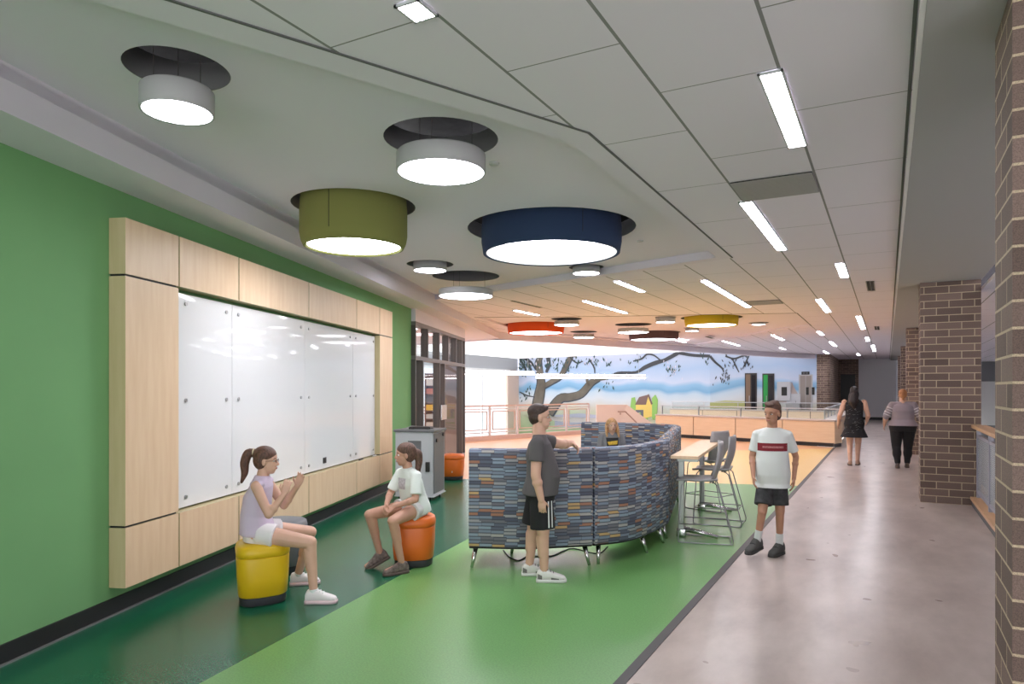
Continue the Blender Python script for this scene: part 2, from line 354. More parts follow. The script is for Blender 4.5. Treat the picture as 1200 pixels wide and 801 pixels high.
# drum lamps: (name hole u,v,r | drum r, zbottom, height, kind, colour, label)
DR=[ # hu,hv,zh,rh, rd, zb, h, kind, mat, label
 (208,82,ZG,.262,.182,3.06,.13,'small','drum','small grey drum ceiling lamp nearest the green wall, upper left'),
 (517,163,ZG,.385,.300,3.06,.13,'small','drum','grey drum ceiling lamp hanging under a dark round hole, above the olive shade'),
 (415,241,ZG,.56,.485,2.90,.55,'felt','f_green','deep olive green felt drum lamp beside the green wall'),
 (646,268,ZG,.88,.735,3.02,.42,'ring','f_navy','very wide navy blue felt drum lamp in the recessed ceiling'),
 (504,309.5,ZG,.315,.225,3.20,.12,'small','drum','small white drum lamp set in its hole left of the navy shade'),
 (546,323.5,ZG,.50,.405,2.985,.10,'small','drum','silver drum lamp hung on cables below a dark round hole, left of the navy shade'),
 (687,313,ZG,.24,.19,3.20,.10,'small','drum','small white drum lamp showing just below the navy shade'),
 (628,380,ZT+.05,.77,.72,3.02,.4,'felt','f_orange','orange felt drum lamp above the atrium railing'),
 (664,373.5,ZT+.05,.36,.29,3.10,.1,'small','drum','white drum lamp overlapping the orange shade'),
 (684,388.5,ZT+.05,.38,.30,3.08,.1,'small','drum','white drum lamp just right of and below the orange shade'),
 (742,380,ZT+.05,.46,.39,3.04,.1,'small','drum','white drum lamp in front of the plum brown shade'),
 (766,389.5,ZT+.05,.76,.71,3.03,.4,'felt','f_brown','plum brown felt drum lamp in front of the mural'),
 (780,371.5,ZT+.05,.24,.22,3.13,.12,'small','drum','small white drum lamp left of the mustard shade'),
 (833.5,372,ZT+.05,.69,.60,3.06,.4,'felt','f_yellow','mustard yellow felt drum lamp in the far ceiling'),
 (811,384,ZT+.05,.22,.18,3.16,.1,'small','drum','smallest white drum lamp, just beyond and below the mustard shade'),
 (889,378,ZT+.05,.24,.17,3.2,.06,'small','drum','small flush round lamp right of the mustard shade'),
]
holes1=[];holes2=[];DC=[]
for d in DR:
    c=gp(d[0],d[1],d[2]); DC.append(c); (holes1 if d[2]==ZG else holes2).append(circ(c,d[3]))
bm=new(); plate(bm,REC1,holes1,ZG); struct('ceiling',bm,M['white_ceiling'],'smooth recessed ceiling pierced by round holes')
bm=new(); plate(bm,REC2,holes2,ZT+.05); struct('ceiling',bm,M['white_ceiling'],'further recessed ceiling with coloured drum lamps')
bm=new()
for P,zz in ((REC1,ZG),(REC2,ZT+.05)):
    n=len(P)
    for i in range(n):
        a,b=Vector((*P[i],0)),Vector((*P[(i+1)%n],0)); 
        f=bm.faces.new([bm.verts.new((q.x,q.y,h)) for q,h in ((a,ZT),(b,ZT),(b,zz),(a,zz))])
struct('trim_4',bm,M['white_ceiling'],'upstand faces of the ceiling recesses')
# plenum deck above
bm=new(); prism(bm,[(-14,-4),(2,-4),(2,43),(-14,43)],3.95,4.05); struct('ceiling',bm,M['plenum'],'black structural deck above the ceiling')
# collars + lamps
bmC=new()
for (d,c) in zip(DR,DC):
    hu,hv,zh,rh,rd,zb,h,kind,mt,lab=d
    t=thing('drum_lamp',lab,'ceiling light',(c.x,c.y,zb))
    b=new(); lathe(b,[(rh,zh-zb+.003),(rh+.012,zh-zb+.003),(rh+.012,zh-zb+.16),(rh,zh-zb+.16),(rh,zh-zb+.003)],40); obj('collar',b,M['collar'],t,True)
    b=new()
    if kind=='small':
        lathe(b,[(rd-.012,0.004),(rd-.004,0),(rd,.004),(rd,h-.01),(rd-.01,h),(0,h)]); obj('housing',b,M[mt],t,True)
        b=new(); lathe(b,[(0,.006),(rd-.012,.006),(rd-.012,.012),(0,.012)]); obj('diffuser',b,M['lamp'],t)
        for k in range(3): b=new(); a=k*2*PI/3+.4; tube(b,[(rd*.7*math.cos(a),rd*.7*math.sin(a),h),(rd*.7*math.cos(a),rd*.7*math.sin(a),3.94-zb)],.002,5); obj('suspension_cable',b,M['darkgrey'],t)
    else:
        rb=rd-.045 if rd<.6 else rd-.03
        lathe(b,[(rb-.02,.02),(rb-.005,0),(rb+.012,.006),(rd-.012,.05),(rd,.12),(rd,h*.6),(rd-.012,h-.03),(rd-.03,h),(rb-.02,h),(rb-.02,.02)],64); sh=obj('lamp_shade',b,M[mt],t,True)
        b=new()
        a=math.atan2(-c.y,-c.x)+(-.45 if hu<500 else .42)
        bar(b,((rd+.0015)*math.cos(a),(rd+.0015)*math.sin(a),.09),((rd+.0015)*math.cos(a),(rd+.0015)*math.sin(a),h-.05),.004); obj('seam',b,mat('seam_dark',(.03,.03,.03),.9),sh)  # dark seam line up the felt shade
        if kind=='ring':
            b=new(); lathe(b,[(rb-.022,.01),(rb-.06,.02),(rb-.09,.10),(rb-.17,.15)],64); obj('reflector',b,mat('inner_reflector',(.85,.85,.85),.7,emit=(1,.99,.97),es=.75),t,True)
            b=new(); lathe(b,[(0,.15),(rb-.16,.15),(rb-.16,.155),(0,.155)],64); obj('diffuser',b,M['lamp'],t)
        else:
            b=new(); lathe(b,[(0,.022),(rb-.018,.022),(rb-.018,.027),(0,.027)],64); obj('diffuser',b,M['lamp'] if rd<.6 else M['lampdim'],t)
        for k in range(3): b=new(); q=k*2*PI/3+.4; tube(b,[(rd*.7*math.cos(q),rd*.7*math.sin(q),.1),(rd*.7*math.cos(q),rd*.7*math.sin(q),3.94-zb)],.003,5); obj('suspension_cable',b,M['darkgrey'],t)
# soffits
bm=new(); prism(bm,[wl(-4.5,3.5)[:2],wl(-4.5,3.09)[:2],(pL.x,pL.y),(fa.x,fa.y),(fa.x-6,fa.y+1.5),wl(17,7)[:2],wl(11.9,7)[:2],wl(11.9,3.5)[:2]],ZS,ZG-.02)
struct('ceiling',bm,M['white_ceiling'],'lowered soffit along the green wall')
bm=new(); box(bm,.135,1.14,-4,42,ZR,3.9)
struct('ceiling',bm,mat('grey_gypsum',(.40,.40,.40),.9),'grey soffit over the brick columns')
bm=new(); box(bm,.112,.1345,-4,42,ZR+.002,ZR+.02); bm2=new(); box(bm2,.095,.111,-4,42,ZT-.006,ZT-.001); struct('trim_13',bm2,MATS['reveal'],'dark reveal beside the soffit trim')
struct('trim_5',bm,mat('white_trim',(.75,.75,.75),.5),'thin white trim at soffit edge')
# fascia of the atrium opening
bm=new(); wallseg(bm,fa,fb,ZS-.02,3.5,.3,1); wallseg(bm,fb,Vector((-2.9,34.45,0)),ZS-.02,3.5,.3,1); 
wallseg(bm,Vector((fa.x-6,fa.y+1.5,0)),fa,ZS-.02,3.5,.3,1)
struct('trim_6',bm,M['white_ceiling'],'fascia above the atrium opening')
# atrium ceiling
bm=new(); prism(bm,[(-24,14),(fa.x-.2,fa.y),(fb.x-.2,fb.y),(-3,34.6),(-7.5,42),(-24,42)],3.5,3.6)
struct('ceiling',bm,mat('atrium_ceiling_added_glow',(.86,.86,.86),.8,emit=(1,.985,1),es=.85),'white atrium ceiling with added glow')  # glow added to the white ceiling to brighten atrium and hall
# ---- mural walls
mc=Vector((-7.66,34.5,0)); ml=Vector((-20,37.7,0)); mr=Vector((-2.85,34.5,0))
bm=new(); wallseg(bm,mc,ml,-4.2,3.5,.2,-1); struct('wall_back',bm,wavy_sky('mural_paint'),'mural wall of sky and hills behind the atrium')
bm=new(); wallseg(bm,mr,mc,-4.2,3.5,.2,-1); struct('wall_back',bm,MATS['mural_paint'],'mural wall by the elevator')
DIM=None
def mur(name,polys,m,parent,right=False,off=.02):
    """painted shapes lying flat on the mural wall; polygons given as sight lines"""
    b=new(); P0,P1=(mr,mc) if right else (mc,ml); 
    e=Vector((P1[0]-P0[0],P1[1]-P0[1],0)).normalized(); n=Vector((e.y,-e.x,0)); n=n if n.y<0 else -n
    for P in polys:
        vs=[]
        for (u,v) in P: vs.append(b.verts.new(onplane(u,v,P0+n*off,P1+n*off)))
        try: b.faces.new(vs)
        except ValueError: pass
    return obj(name,b,m,parent)
def stroke(pts,ws):
    """ribbon polygon round a polyline in sight-line units"""
    L=[];R=[]
    cp=catmull([Vector((x,y,0)) for x,y in pts],4); k=len(cp)
    for i,p in enumerate(cp):
        d=(cp[min(i+1,k-1)]-cp[max(i-1,0)]).normalized(); n=Vector((-d.y,d.x,0)); f=i/(k-1)*(len(ws)-1); a=int(f); w=ws[a] if a==len(ws)-1 else ws[a]+(ws[a+1]-ws[a])*(f-a)
        L.append(p+n*w/2); R.append(p-n*w/2)
    out=[]
    for i in range(k-1): out.append([(L[i].x,L[i].y),(L[i+1].x,L[i+1].y),(R[i+1].x,R[i+1].y),(R[i].x,R[i].y)])
    return out
MU=thing('mural_painting','painted tree with crooked boughs and leaves over blue hills on the atrium wall','mural',mc)
def mloc(o): o.matrix_parent_inverse=Matrix.Translation(-mc); return o
bark=mat('paint_bark',srgb(112,104,92),.7,noise=.25,nscale=1.5); barkd=mat('paint_bark_dark',srgb(74,76,80),.7)
def mstrokes(L,name,m,right=False,off=.02):
    for pts,ws in L: mloc(mur(name,stroke(pts,ws),m,MU,right,off))
def leafs(n,cx,cy,sx,sy,L=5.5):
    out=[]
    for i in range(n):
        x=cx+random.gauss(0,sx); y=cy+random.gauss(0,sy); y=max(y,414); a=random.uniform(.9,2.2); l=L*random.uniform(.5,1.1); w=l*.32
        dx,dy=math.cos(a)*l/2,math.sin(a)*l/2; px,py=-math.sin(a)*w/2,math.cos(a)*w/2
        out.append([(x-dx,y-dy),(x+px,y+py),(x+dx,y+dy),(x-px,y-py)])
    return out
mstrokes([([(643,485),(656,467.5),(668,465.5),(681,461.5),(692,449.5),(702,443.5)],[13,11.5,10.5,10,9,7]),([(628,483),(632,463),(634,450),(633,440),(631,425),(634,417)],[13.5,13,11,9,9,5]),([(637,453),(646,448),(657,441),(665,426),(670,416)],[7,7,7,7,6])],'painted_outline',mat('paint_outline',srgb(66,74,84),.7),False,.015)
mstrokes([([(643,484),(656,467),(668,465),(681,461),(692,449),(700,444),(712,443)],[10,9,8.5,8,7,6,3]),([(628,482),(632,463),(634,450),(633,440),(631,425),(634,417)],[11,11,9,7,6,4]),([(637,452),(646,447),(657,440),(665,425),(670,416),(676,419)],[5,5.5,5,5,4,1]),([(690,452),(688,444),(692,438)],[4,3,2])],'painted_bough',bark)
mstrokes([([(712,443),(724,437),(745,436),(756,430),(768,425),(778,422),(786,418),(795,413)],[3,3.5,3,4.6,5,4,4.5,4.5]),([(742,423),(752,420),(758,415),(766,416),(774,422)],[1.4,2,2,1.8,1.4]),([(795,413),(812,416),(832,417)],[4,3.5,3.5]),([(609,420),(616,433),(612,441)],[2.5,2.5,1]),([(609,459),(617,463),(627,465)],[1.2,1.6,1]),([(690,420),(696,430),(697,437)],[1.3,1.8,1]),([(668,419),(676,425),(683,423)],[1.4,1.8,1]),([(617,416),(620,428),(624,436)],[3,3,2]),([(642,416),(643,428),(640,436)],[5,4.5,3]),([(610,418),(622,424),(628,434)],[2.6,3,1])],'painted_twig',barkd,False,.025)
mstrokes([([(832,417),(838,424),(846,431),(848,436)],[3,2.6,2,1]),([(850,417),(860,420),(870,417),(880,415)],[2,2,2,1]),([(858,420),(862,428),(866,436)],[1.3,1.8,1]),([(878,416),(874,424),(870,432)],[1.3,1.7,.8])],'painted_twig',barkd,True,.025)
mloc(mur('painted_leaves',leafs(44,616,425,5,7)+leafs(44,640,423,10,6)+leafs(34,690,422,14,5)+leafs(16,662,430,6,5)+leafs(10,711,450,5,4)+leafs(18,788,432,5,5)+leafs(12,742,421,10,4)+leafs(8,826,419,4,3)+leafs(14,616,458,4,8),mat('paint_leaf',srgb(62,88,84),.7),MU,off=.03))['kind']='stuff'
mloc(mur('painted_leaves',leafs(26,848,441,5,5,5)+leafs(14,858,424,5,5)+leafs(16,875,428,5,6),mat('paint_leaf_dark',srgb(70,74,82),.7),MU,True,.03))['kind']='stuff'
mloc(mur('painted_blossom',leafs(16,787,434,5,5,4)+leafs(14,628,424,10,5,4)+leafs(8,704,424,10,4,4),mat('paint_blossom',srgb(232,222,232),.7),MU,off=.034))['kind']='stuff'
mloc(mur('painted_field',[[(832,471),(850,469),(873,470),(873,478),(832,478)]],mat('paint_olive',srgb(186,186,120),.7),MU,True,.012))
mloc(mur('painted_field',[[(650,486),(680,484),(720,488),(720,500),(650,500)]],mat('paint_lilac',srgb(188,190,206),.7),MU,False,.012))
ct=thing('mural_cottage','yellow cottage with brown roof and green bushes painted low on the mural','mural',mc)
mloc(mur('painted_bush',[[(738,482),(740,466),(744,465),(747,480)],[(764,490),(764,466),(768,462),(771,468),(770,485),(766,492)],[(747,490),(752,478),(760,486),(758,498),(748,500)]],mat('paint_bush',srgb(150,196,104),.7),ct,off=.03))
mloc(mur('painted_wall',[[(745,474),(757,474),(759,464),(764,474),(764,488),(754,490),(754,480),(745,480)]],mat('paint_yellow',srgb(238,206,110),.7),ct,off=.035))
mloc(mur('painted_roof',[[(744,474),(749,465),(760,462),(757,474)],[(759,463),(760,461),(765,473),(763,474)]],mat('paint_roof',srgb(130,104,98),.7),ct,off=.04))
mloc(mur('painted_porch',[[(745,480),(754,480),(754,489),(751,490),(751,483),(748,483),(748,488),(745,487)]],mat('paint_shadow',srgb(110,112,120),.7),ct,off=.04))
hs=thing('mural_houses','faint beige village roofs and towers painted beside the elevator','mural',mc)
mloc(mur('painted_village',[[(918,468),(918,461),(921,456),(924,461),(926,452),(928,447),(930,452),(932,456),(935,461),(935,472),(918,472)],[(911,472),(911,468),(918,466),(918,472)]],mat('paint_village',srgb(190,176,170),.7),hs,True,.02))
# ---- doors and elevator in the right-hand mural wall
def onm(u,v,off=0): return onplane(u,v,mr+Vector((0,-off,0)),mc+Vector((0,-off,0)))
def door(n,u0,u1,vt,leafmat,gu):
    a=onm(u0,vt); b=onm(u1,vt); t=bpy.data.objects.new('door_%d'%n,None); COL.objects.link(t); t['kind']='structure'; t.location=(a.x,34.5,0)
    w=b.x-a.x; h=a.z
    q=new(); box(q,0,w,-.03,.0,0,h); obj('door_frame',q,mat('dark_door_frame',srgb(60,56,56),.6),t)
    q=new(); box(q,.05,w*gu,-.05,-.031,0,h-.06); l=obj('door_leaf',q,leafmat,t)
    q=new(); box(q,w*gu+.05,w-.06,-.045,-.031,.1,h-.1); obj('sidelight',q,mat('dark_glass',(.02,.02,.025),.1),t)
    q=new(); bar(q,(w*gu-.05,-.08,1.0),(w*gu-.05,-.08,1.3),.025); obj('door_handle',q,M['steel'],l)
door(1,873,887,437,mat('brown_door',srgb(128,104,84),.5),.48)
door(2,893.5,907.5,437.5,mat('green_door',srgb(40,160,74),.5),.45)
a=onm(937.5,440); b=onm(951,440)
t=bpy.data.objects.new('door_3',None); COL.objects.link(t); t['kind']='structure'; t.location=(a.x,34.5,0); t['label']='brushed steel elevator doors'
w=b.x-a.x; h=a.z
q=new(); box(q,-.05,w+.05,-.03,0,0,h+.05); obj('door_frame',q,M['steel'],t)
es=mat('elevator_steel',srgb(150,142,138),.3,metal=.6)
for k in (0,1):
    q=new(); box(q,k*w/2+.008,(k+1)*w/2-.008,-.05,-.031,0,h); l=obj('elevator_door',q,es,t)
    q=new(); box(q,k*w/2+.26,k*w/2+.38,-.055,-.051,1.35,1.7); obj('door_window',q,mat('dark_glass2',(.03,.03,.03),.2),l)
e=thing('floor_indicator','small dark floor indicator above the steel elevator doors','sign',(onm(944,437).x,34.48,onm(944,437).z))
q=new(); box(q,-.17,.17,-.04,0.01,-.07,.07,.01); obj('housing',q,M['plasticblack'],e)
q=new(); box(q,-.11,-.02,-.045,-.041,-.045,.045); box(q,.02,.11,-.045,-.041,-.045,.045); obj('display',q,mat('indicator_face',(.12,.12,.13),.3),e)
p=onm(919,457); e=thing('wall_cabinet','white wall cabinet with dark window left of the elevator','cabinet',(p.x,34.5,p.z-.35))
q=new(); box(q,-.3,.3,-.16,.01,-.15,.75,.02); obj('body',q,M['ltgrey'],e)
q=new(); box(q,-.1,.14,-.17,-.161,.1,.5); obj('window',q,mat('dark_glass2',(.03,.03,.03),.2),e)
p=onm(930,466); e=thing('drinking_fountain','steel drinking fountain on the wall beside the elevator','fountain',(p.x,34.5,.9))
q=new(); box(q,-.32,.32,-.42,0.01,-.28,.06,.03); obj('basin',q,M['steel'],e)
q=new(); box(q,-.3,.3,-.1,.01,.07,.5,.02); obj('back_panel',q,M['ltgrey'],e)
q=new(); tube(q,[(0.1,-.2,.06),(.1,-.2,.16),(.1,-.26,.18)],.02); obj('spout',q,M['chrome'],e)
# ---- far right: brick pier, dark recess, grey wall
bm=new(); box(bm,-2.85,-2.4,34.5,35.0,0,ZT); box(bm,-2.4,-2.3,34.6,41.9,0,ZT); struct('wall_far',bm,M['brick'],'brick pier and return wall beside the dark recess')
bm=new(); box(bm,-2.3,-1.35,40.9,41.0,0,ZT); struct('wall_far',bm,M['brick'],'brick back wall of the dark recess')
q=new(); box(q,-2.2,-1.5,40.84,40.9,0,2.4); dd=obj('door_4',q,mat('dark_door',srgb(40,42,42),.5)); dd['kind']='structure'
bm=new(); box(bm,-1.4,.41,41.0,41.2,0,3.3); struct('wall_far',bm,mat('light_grey_paint',srgb(226,226,230),.85),'plain grey wall ending the corridor')
bm=new(); box(bm,-1.4,.41,40.96,41.0,0,.14); struct('baseboard_far',bm,M['black'],'black base of the grey end wall')
# floor beyond the atrium
bm=new(); poly([(-1.28,31),(-1.28,42),(-7.6,42),(-20,38),(-14,31)],0,-.001) 
struct('floor',bm,MATS['polished_concrete'],'landing floor in front of the elevator')
# ---- brick columns
labs=['nearest brick column, cut by the right edge of the picture','second brick column, standing where the mesh railing ends','third brick column, narrow beside the wide second one','fourth brick column, far along the corridor','farthest brick column, beside the grey end wall']
for k,y in enumerate((3.16,11.4,19.6,27.8,36.0)):
    q=new(); box(q,.41,1.13,y,y+(.47 if k==0 else .6),0,ZR if k else ZR); tag(obj('brick_column',q,M['brick']),labs[k],'column')
# ---- mesh railing between columns 1 and 2, more further
def mesh_rail(y0,y1,lab):
    t=thing('mesh_railing',lab,'railing',(1.0,y0,0)); L=y1-y0
    q=new(); box(q,0.02,.27,0,L,0,.085); obj('curb',q,mat('dark_curb',srgb(84,84,88),.6),t)
    q=new(); box(q,0.0,.29,0,L,.086,.125,.004); obj('curb_cap',q,M['oak'],t)
    q=new(); box(q,0.01,.19,-.04,L+.0,1.07,1.115,.008); obj('handrail',q,M['oak'],t)
    n=max(2,round(L/1.25)); 
    for i in range(n+1):
        y=.05+i*(L-.1)/n; q=new(); box(q,.07,.12,y-.025,y+.025,.125,1.07); obj('post',q,M['railgrey'],t)
        if i<n:
            y2=.05+(i+1)*(L-.1)/n
            q=new(); box(q,.085,.105,y+.03,y2-.03,.22,.96); pn=obj('mesh_panel',q,MESHM,t)
            q=new()
            for zz in (.2,.96): box(q,.075,.115,y+.025,y2-.025,zz-.02,zz+.02)
            obj('panel_frame',q,M['railgrey'],t)
def meshm():
    m=mat('mesh_infill',srgb(178,184,190),.5,metal=.3); g=NG(m); tc=g.n('ShaderNodeTexCoord'); sp=g.n('ShaderNodeSeparateXYZ'); g.l(tc.outputs['Object'],sp.inputs[0])
    a=g.m('FRACT',g.m('MULTIPLY',sp.outputs[1],45)); b=g.m('FRACT',g.m('MULTIPLY',sp.outputs[2],45))
    h=g.m('MULTIPLY',g.m('GREATER_THAN',a,.3),g.m('GREATER_THAN',b,.3))
    g.l(g.m('SUBTRACT',1,g.m('MULTIPLY',h,.75)),g.b.inputs['Alpha']); return m
MESHM=meshm()
mesh_rail(3.66,11.38,'mesh railing with oak handrail and curb between the nearest two brick columns')
mesh_rail(12.02,19.58,'mesh railing with oak handrail behind the second brick column')
# room across the right-hand void
bm=new(); box(bm,9,9.2,-4,42,-4.2,3.6); struct('wall_right',bm,mat('right_far_wall',srgb(150,152,156),.85),'grey wall across the right hand void')
bm=new(); prism(bm,[(1.17,-4),(9,-4),(9,42),(1.17,42)],3.0,3.05); struct('ceiling',bm,M['tile'],'tile ceiling of the right hand void')
q=new(); box(q,8.86,8.99,22,26,-.6,1.6); wv=obj('window_1',q,mat('pale_window',srgb(200,206,210),.5)); wv['kind']='structure'
bm=new(); box(bm,5.5,9,14,42,-.25,0); struct('floor',bm,M['greywall'],'landing across the right hand void')
bm=new(); box(bm,.42,9,42,42.2,-4.2,3.6); struct('wall_far',bm,M['greywall'],'grey far wall of the right hand void')
bm=new(); box(bm,3.2,6.2,41.9,41.99,-.2,2.0); struct('trim_10',bm,M['whitewall'],'pale panel on the far wall of the right hand void')
for yy in (9,15,21,28,35):
    t=thing('round_ceiling_light','small ceiling light seen over the railing right of the second brick column','ceiling light',(2.2+yy*.06,yy,3.0),0,'round lights over the right hand void')
    q=new(); lathe(q,[(0,-.02),(.10,-.02),(.10,-.012),(0,-.012)],20); obj('diffuser',q,M['lamp'],t)
    q=new(); lathe(q,[(.10,-.02),(.115,-.02),(.115,0),(.10,0),(.10,-.02)],20); obj('trim_ring',q,M['ltgrey'],t)
# ================================================================ STOREFRONT
ZST=2.81
t0s=11.92; t1s=tw(541,3.5)
bm=new(); wallseg(bm,wl(11.9,3.42),wl(t1s,3.42),ZST,ZS,.2); struct('trim_7',bm,M['white_ceiling'],'bulkhead over the glazed storefront')
SF=bpy.data.objects.new('window_2',None); COL.objects.link(SF); SF['kind']='structure'; SF['label']='dark framed glass storefront at the end of the green wall'
def wbar(b,u0,u1,z0,z1,o0,o1):
    ta=tw(u0,3.5) if u0>400 else u0; tb=tw(u1,3.5) if u1>400 else u1
    prism(b,[wl(ta,o0)[:2],wl(tb,o0)[:2],wl(tb,o1)[:2],wl(ta,o1)[:2]],z0,z1)
def tbar(b,ta,tb,z0,z1,o0=3.42,o1=3.56): prism(b,[wl(ta,o0)[:2],wl(tb,o0)[:2],wl(tb,o1)[:2],wl(ta,o1)[:2]],z0,z1)
q=new(); Ls=t1s-t0s
tbar(q,t0s,t1s,ZST-.07,ZST); tbar(q,t0s,t1s,2.13,2.2); tbar(q,t0s,t1s,0,.1)
obj('frame_rail',q,M['steel'] and mat('storefront_rail',srgb(120,116,114),.45,metal=.2),SF)
for f in (0,.2,.41,.60,.78,.93,1.0):
    q=new(); tt=t0s+Ls*f; tbar(q,tt-.03,tt+.03,2.2,ZST-.07); obj('mullion',q,M['darkgrey'],SF)
for f in (0,.12,.42,.52,.93,1.0):
    q=new(); tt=t0s+Ls*f; tbar(q,tt-.03,tt+.03,.1,2.13); obj('mullion',q,M['darkgrey'],SF)
q=new(); tbar(q,t0s+.03,t1s-.03,.1,ZST-.07,3.485,3.493); obj('pane',q,M['glass'],SF)
q=new(); tbar(q,t0s+Ls*.42,t0s+Ls*.52,.98,1.28,3.38,3.40); obj('pull_handle',q,M['chrome'],SF)
# room lamps are added further down
q=new(); box(q,-.16,.16,-.16,.16,0,ZS,.01); pp=obj('steel_post',q,mat('brown_post',srgb(112,96,90),.6)); pos=W((529.5-600)/F*16.6,16.6); pp.location=pos; pp.rotation_euler=(0,0,A1); tag(pp,'thick brown grey post standing just behind the storefront glass','post')
# room behind
bm=new(); wallseg(bm,wl(10,8.3),wl(30,8.3),-.0,3.5,.1); struct('wall_side',bm,M['whitewall'],'white wall of the room behind the glass')
bm=new(); wallseg(bm,wl(11.9,3.72),wl(11.9,8.3),0,3.35,.1,-1); struct('wall_side',bm,M['whitewall'],'side wall of the room behind the glass')
# bookshelf in the room behind the glass
BSP=W((507-600)/F*15,15); bs=thing('bookshelf','tall dark shelf stacked with boxes and books behind the storefront glass','shelf',BSP,TH)
q=new(); box(q,-.14,.14,.1,.13,0,1.95); obj('back_panel',q,mat('shelf_red_brown',srgb(124,84,76),.5),bs)
for x in (-.16,.14):
    q=new(); box(q,x,x+.02,-.12,.13,0,1.95); obj('side_panel',q,MATS['shelf_red_brown'],bs)
for k in range(11):
    q=new(); box(q,-.14,.14,-.12,.099,.06+k*.178,.08+k*.178); obj('shelf',q,MATS['shelf_red_brown'],bs)
shc=[srgb(200,196,190),srgb(236,190,60),srgb(90,84,90),srgb(196,120,100),srgb(220,210,200)]
for k in range(10):
    q=new(); box(q,-.13,.12-random.random()*.03,-.10,.09,0,.09+random.random()*.05); o=obj('storage_box',q,mat('shelf_stuff_%d'%(k%5),shc[k%5],.6)); o.location=BSP+Vector((0,0,.0805+k*.178)); o.rotation_euler=(0,0,TH)
    tag(o,'flat storage box on shelf level %s of the dark shelf, counted upward'%['one','two','three','four','five','six','seven','eight','nine','ten'][k],'box','boxes on the dark shelf')
for kk,(t_r,o_r) in enumerate(((13.3,4.8),(15.2,4.8),(13.3,6.6),(15.2,6.6))):  # lamps added to brighten the room behind the glass
    p=wl(t_r,o_r,ZS); t=thing('added_room_light','added ceiling light brightening the white room behind the storefront glass','ceiling light',p,A1,'added lights in the room behind the glass')
    q=new(); box(q,-.3,.3,-.6,.6,-.02,-.01); obj('diffuser',q,M['lamp'],t)
    q=new(); box(q,-.32,.32,-.62,.62,-.009,0); obj('frame',q,M['ltgrey'],t)
# ================================================================ ATRIUM
bm=new(); box(bm,-20.3,-20.1,22,37.8,2.75,3.5); struct('trim_8',bm,M['greywall'] and mat('grey_bulkhead',srgb(176,178,182),.85),'grey bulkhead over the curtain wall')
bm=new(); box(bm,-20.2,-20.0,36.3,37.7,-4.2,2.75); struct('wall_side',bm,M['parapet'],'beige pier beside the mural')
dl=mat('daylight_shade',(.8,.84,.9),.6,emit=(.93,.95,1),es=.62)
k=3
for y0,y1 in ((22,26.2),(26.3,30.5),(30.6,33.3),(33.4,36.2)):
    q=new(); box(q,-20.2,-20.12,y0,y1,-4.2,2.75); o=obj('window_%d'%k,q,dl); o['kind']='structure'; 
    q=new(); box(q,-20.1,-20.02,y0-.04,y0+.04,-4.2,2.75); obj('window_frame',q,M['whitewall'],o); k+=1
bm=new(); box(bm,-20.2,-19.9,22,36.3,2.68,2.78); struct('trim_9',bm,M['whitewall'],'head rail of the curtain wall')
# pendants
def pend(u0,u1,v0,v1,D0,D1,lab):
    a=at(u0,v0,D0); b=at(u1,v1,D1); m_=(a+b)/2; L=(b-a).length; t=thing('linear_pendant',lab,'pendant light',m_,math.atan2(b.y-a.y,b.x-a.x))
    q=new(); box(q,-L/2,L/2,-.08,.08,.03,.15,.01); obj('housing',q,mat('pendant_white',(.85,.85,.85),.5),t)
    q=new(); box(q,-L/2+.02,L/2-.02,-.07,.07,.0,.03); obj('diffuser',q,M['lamp'],t)
    q=new(); box(q,-L/2+.02,L/2-.02,-.06,.06,.155,.16); obj('uplight',q,mat('uplight',(.9,.9,.9),.5,emit=(1,.99,.97),es=20),t)
    for x in (-L/2+.3,L/2-.3): q=new(); tube(q,[(x,0,.15),(x,0,3.5-m_.z)],.006,5); obj('suspension_cable',q,M['steel'],t)
pend(542,626,437.5,440,30,31,'long white linear pendant at left, over the atrium curtain wall')
pend(628,756,443,443,29,30,'long white linear pendant hanging in front of the painted boughs')
# railing round the opening at the left
def picket_rail():
    t=thing('atrium_railing','pale pink metal railing with framed panels along the atrium edge','railing',rail0); d=(rail1-rail0); L=d.length; t.rotation_euler=(0,0,math.atan2(d.y,d.x))
    q=new(); box(q,-3.5,L,-.08,.12,0,.14); obj('curb',q,mat('rail_curb',srgb(208,176,162),.6),t)
    for zz,hh in ((1.08,.045),(.98,.03),(.24,.03)):
        q=new(); box(q,-3.5,L,-.02,.02,zz-hh/2,zz+hh/2); obj('rail',q,M['railpink'] if zz<1 else mat('rail_terracotta',srgb(210,176,160),.5),t)
    st=L/5; x=-3*st
    while x<L+.01:
        q=new(); box(q,x-.03,x+.03,-.03,.03,.1,1.06); obj('post',q,M['railpink'],t)
        q=new(); 
        for a,b_ in (((x+.12,0,.33),(x+st-.12,0,.33)),((x+st-.12,0,.33),(x+st-.12,0,.9)),((x+st-.12,0,.9),(x+.12,0,.9)),((x+.12,0,.9),(x+.12,0,.33))): 
            if x+st<L+.01: bar(q,a,b_,.03)
        if len(q.verts): obj('panel_frame',q,MATS['rail_terracotta'],t)
        q=new()
        if x+st<L+.01: box(q,x+.13,x+st-.13,-.006,.006,.34,.89); obj('panel_glass',q,M['glass'],t)
        x+=st
picket_rail()
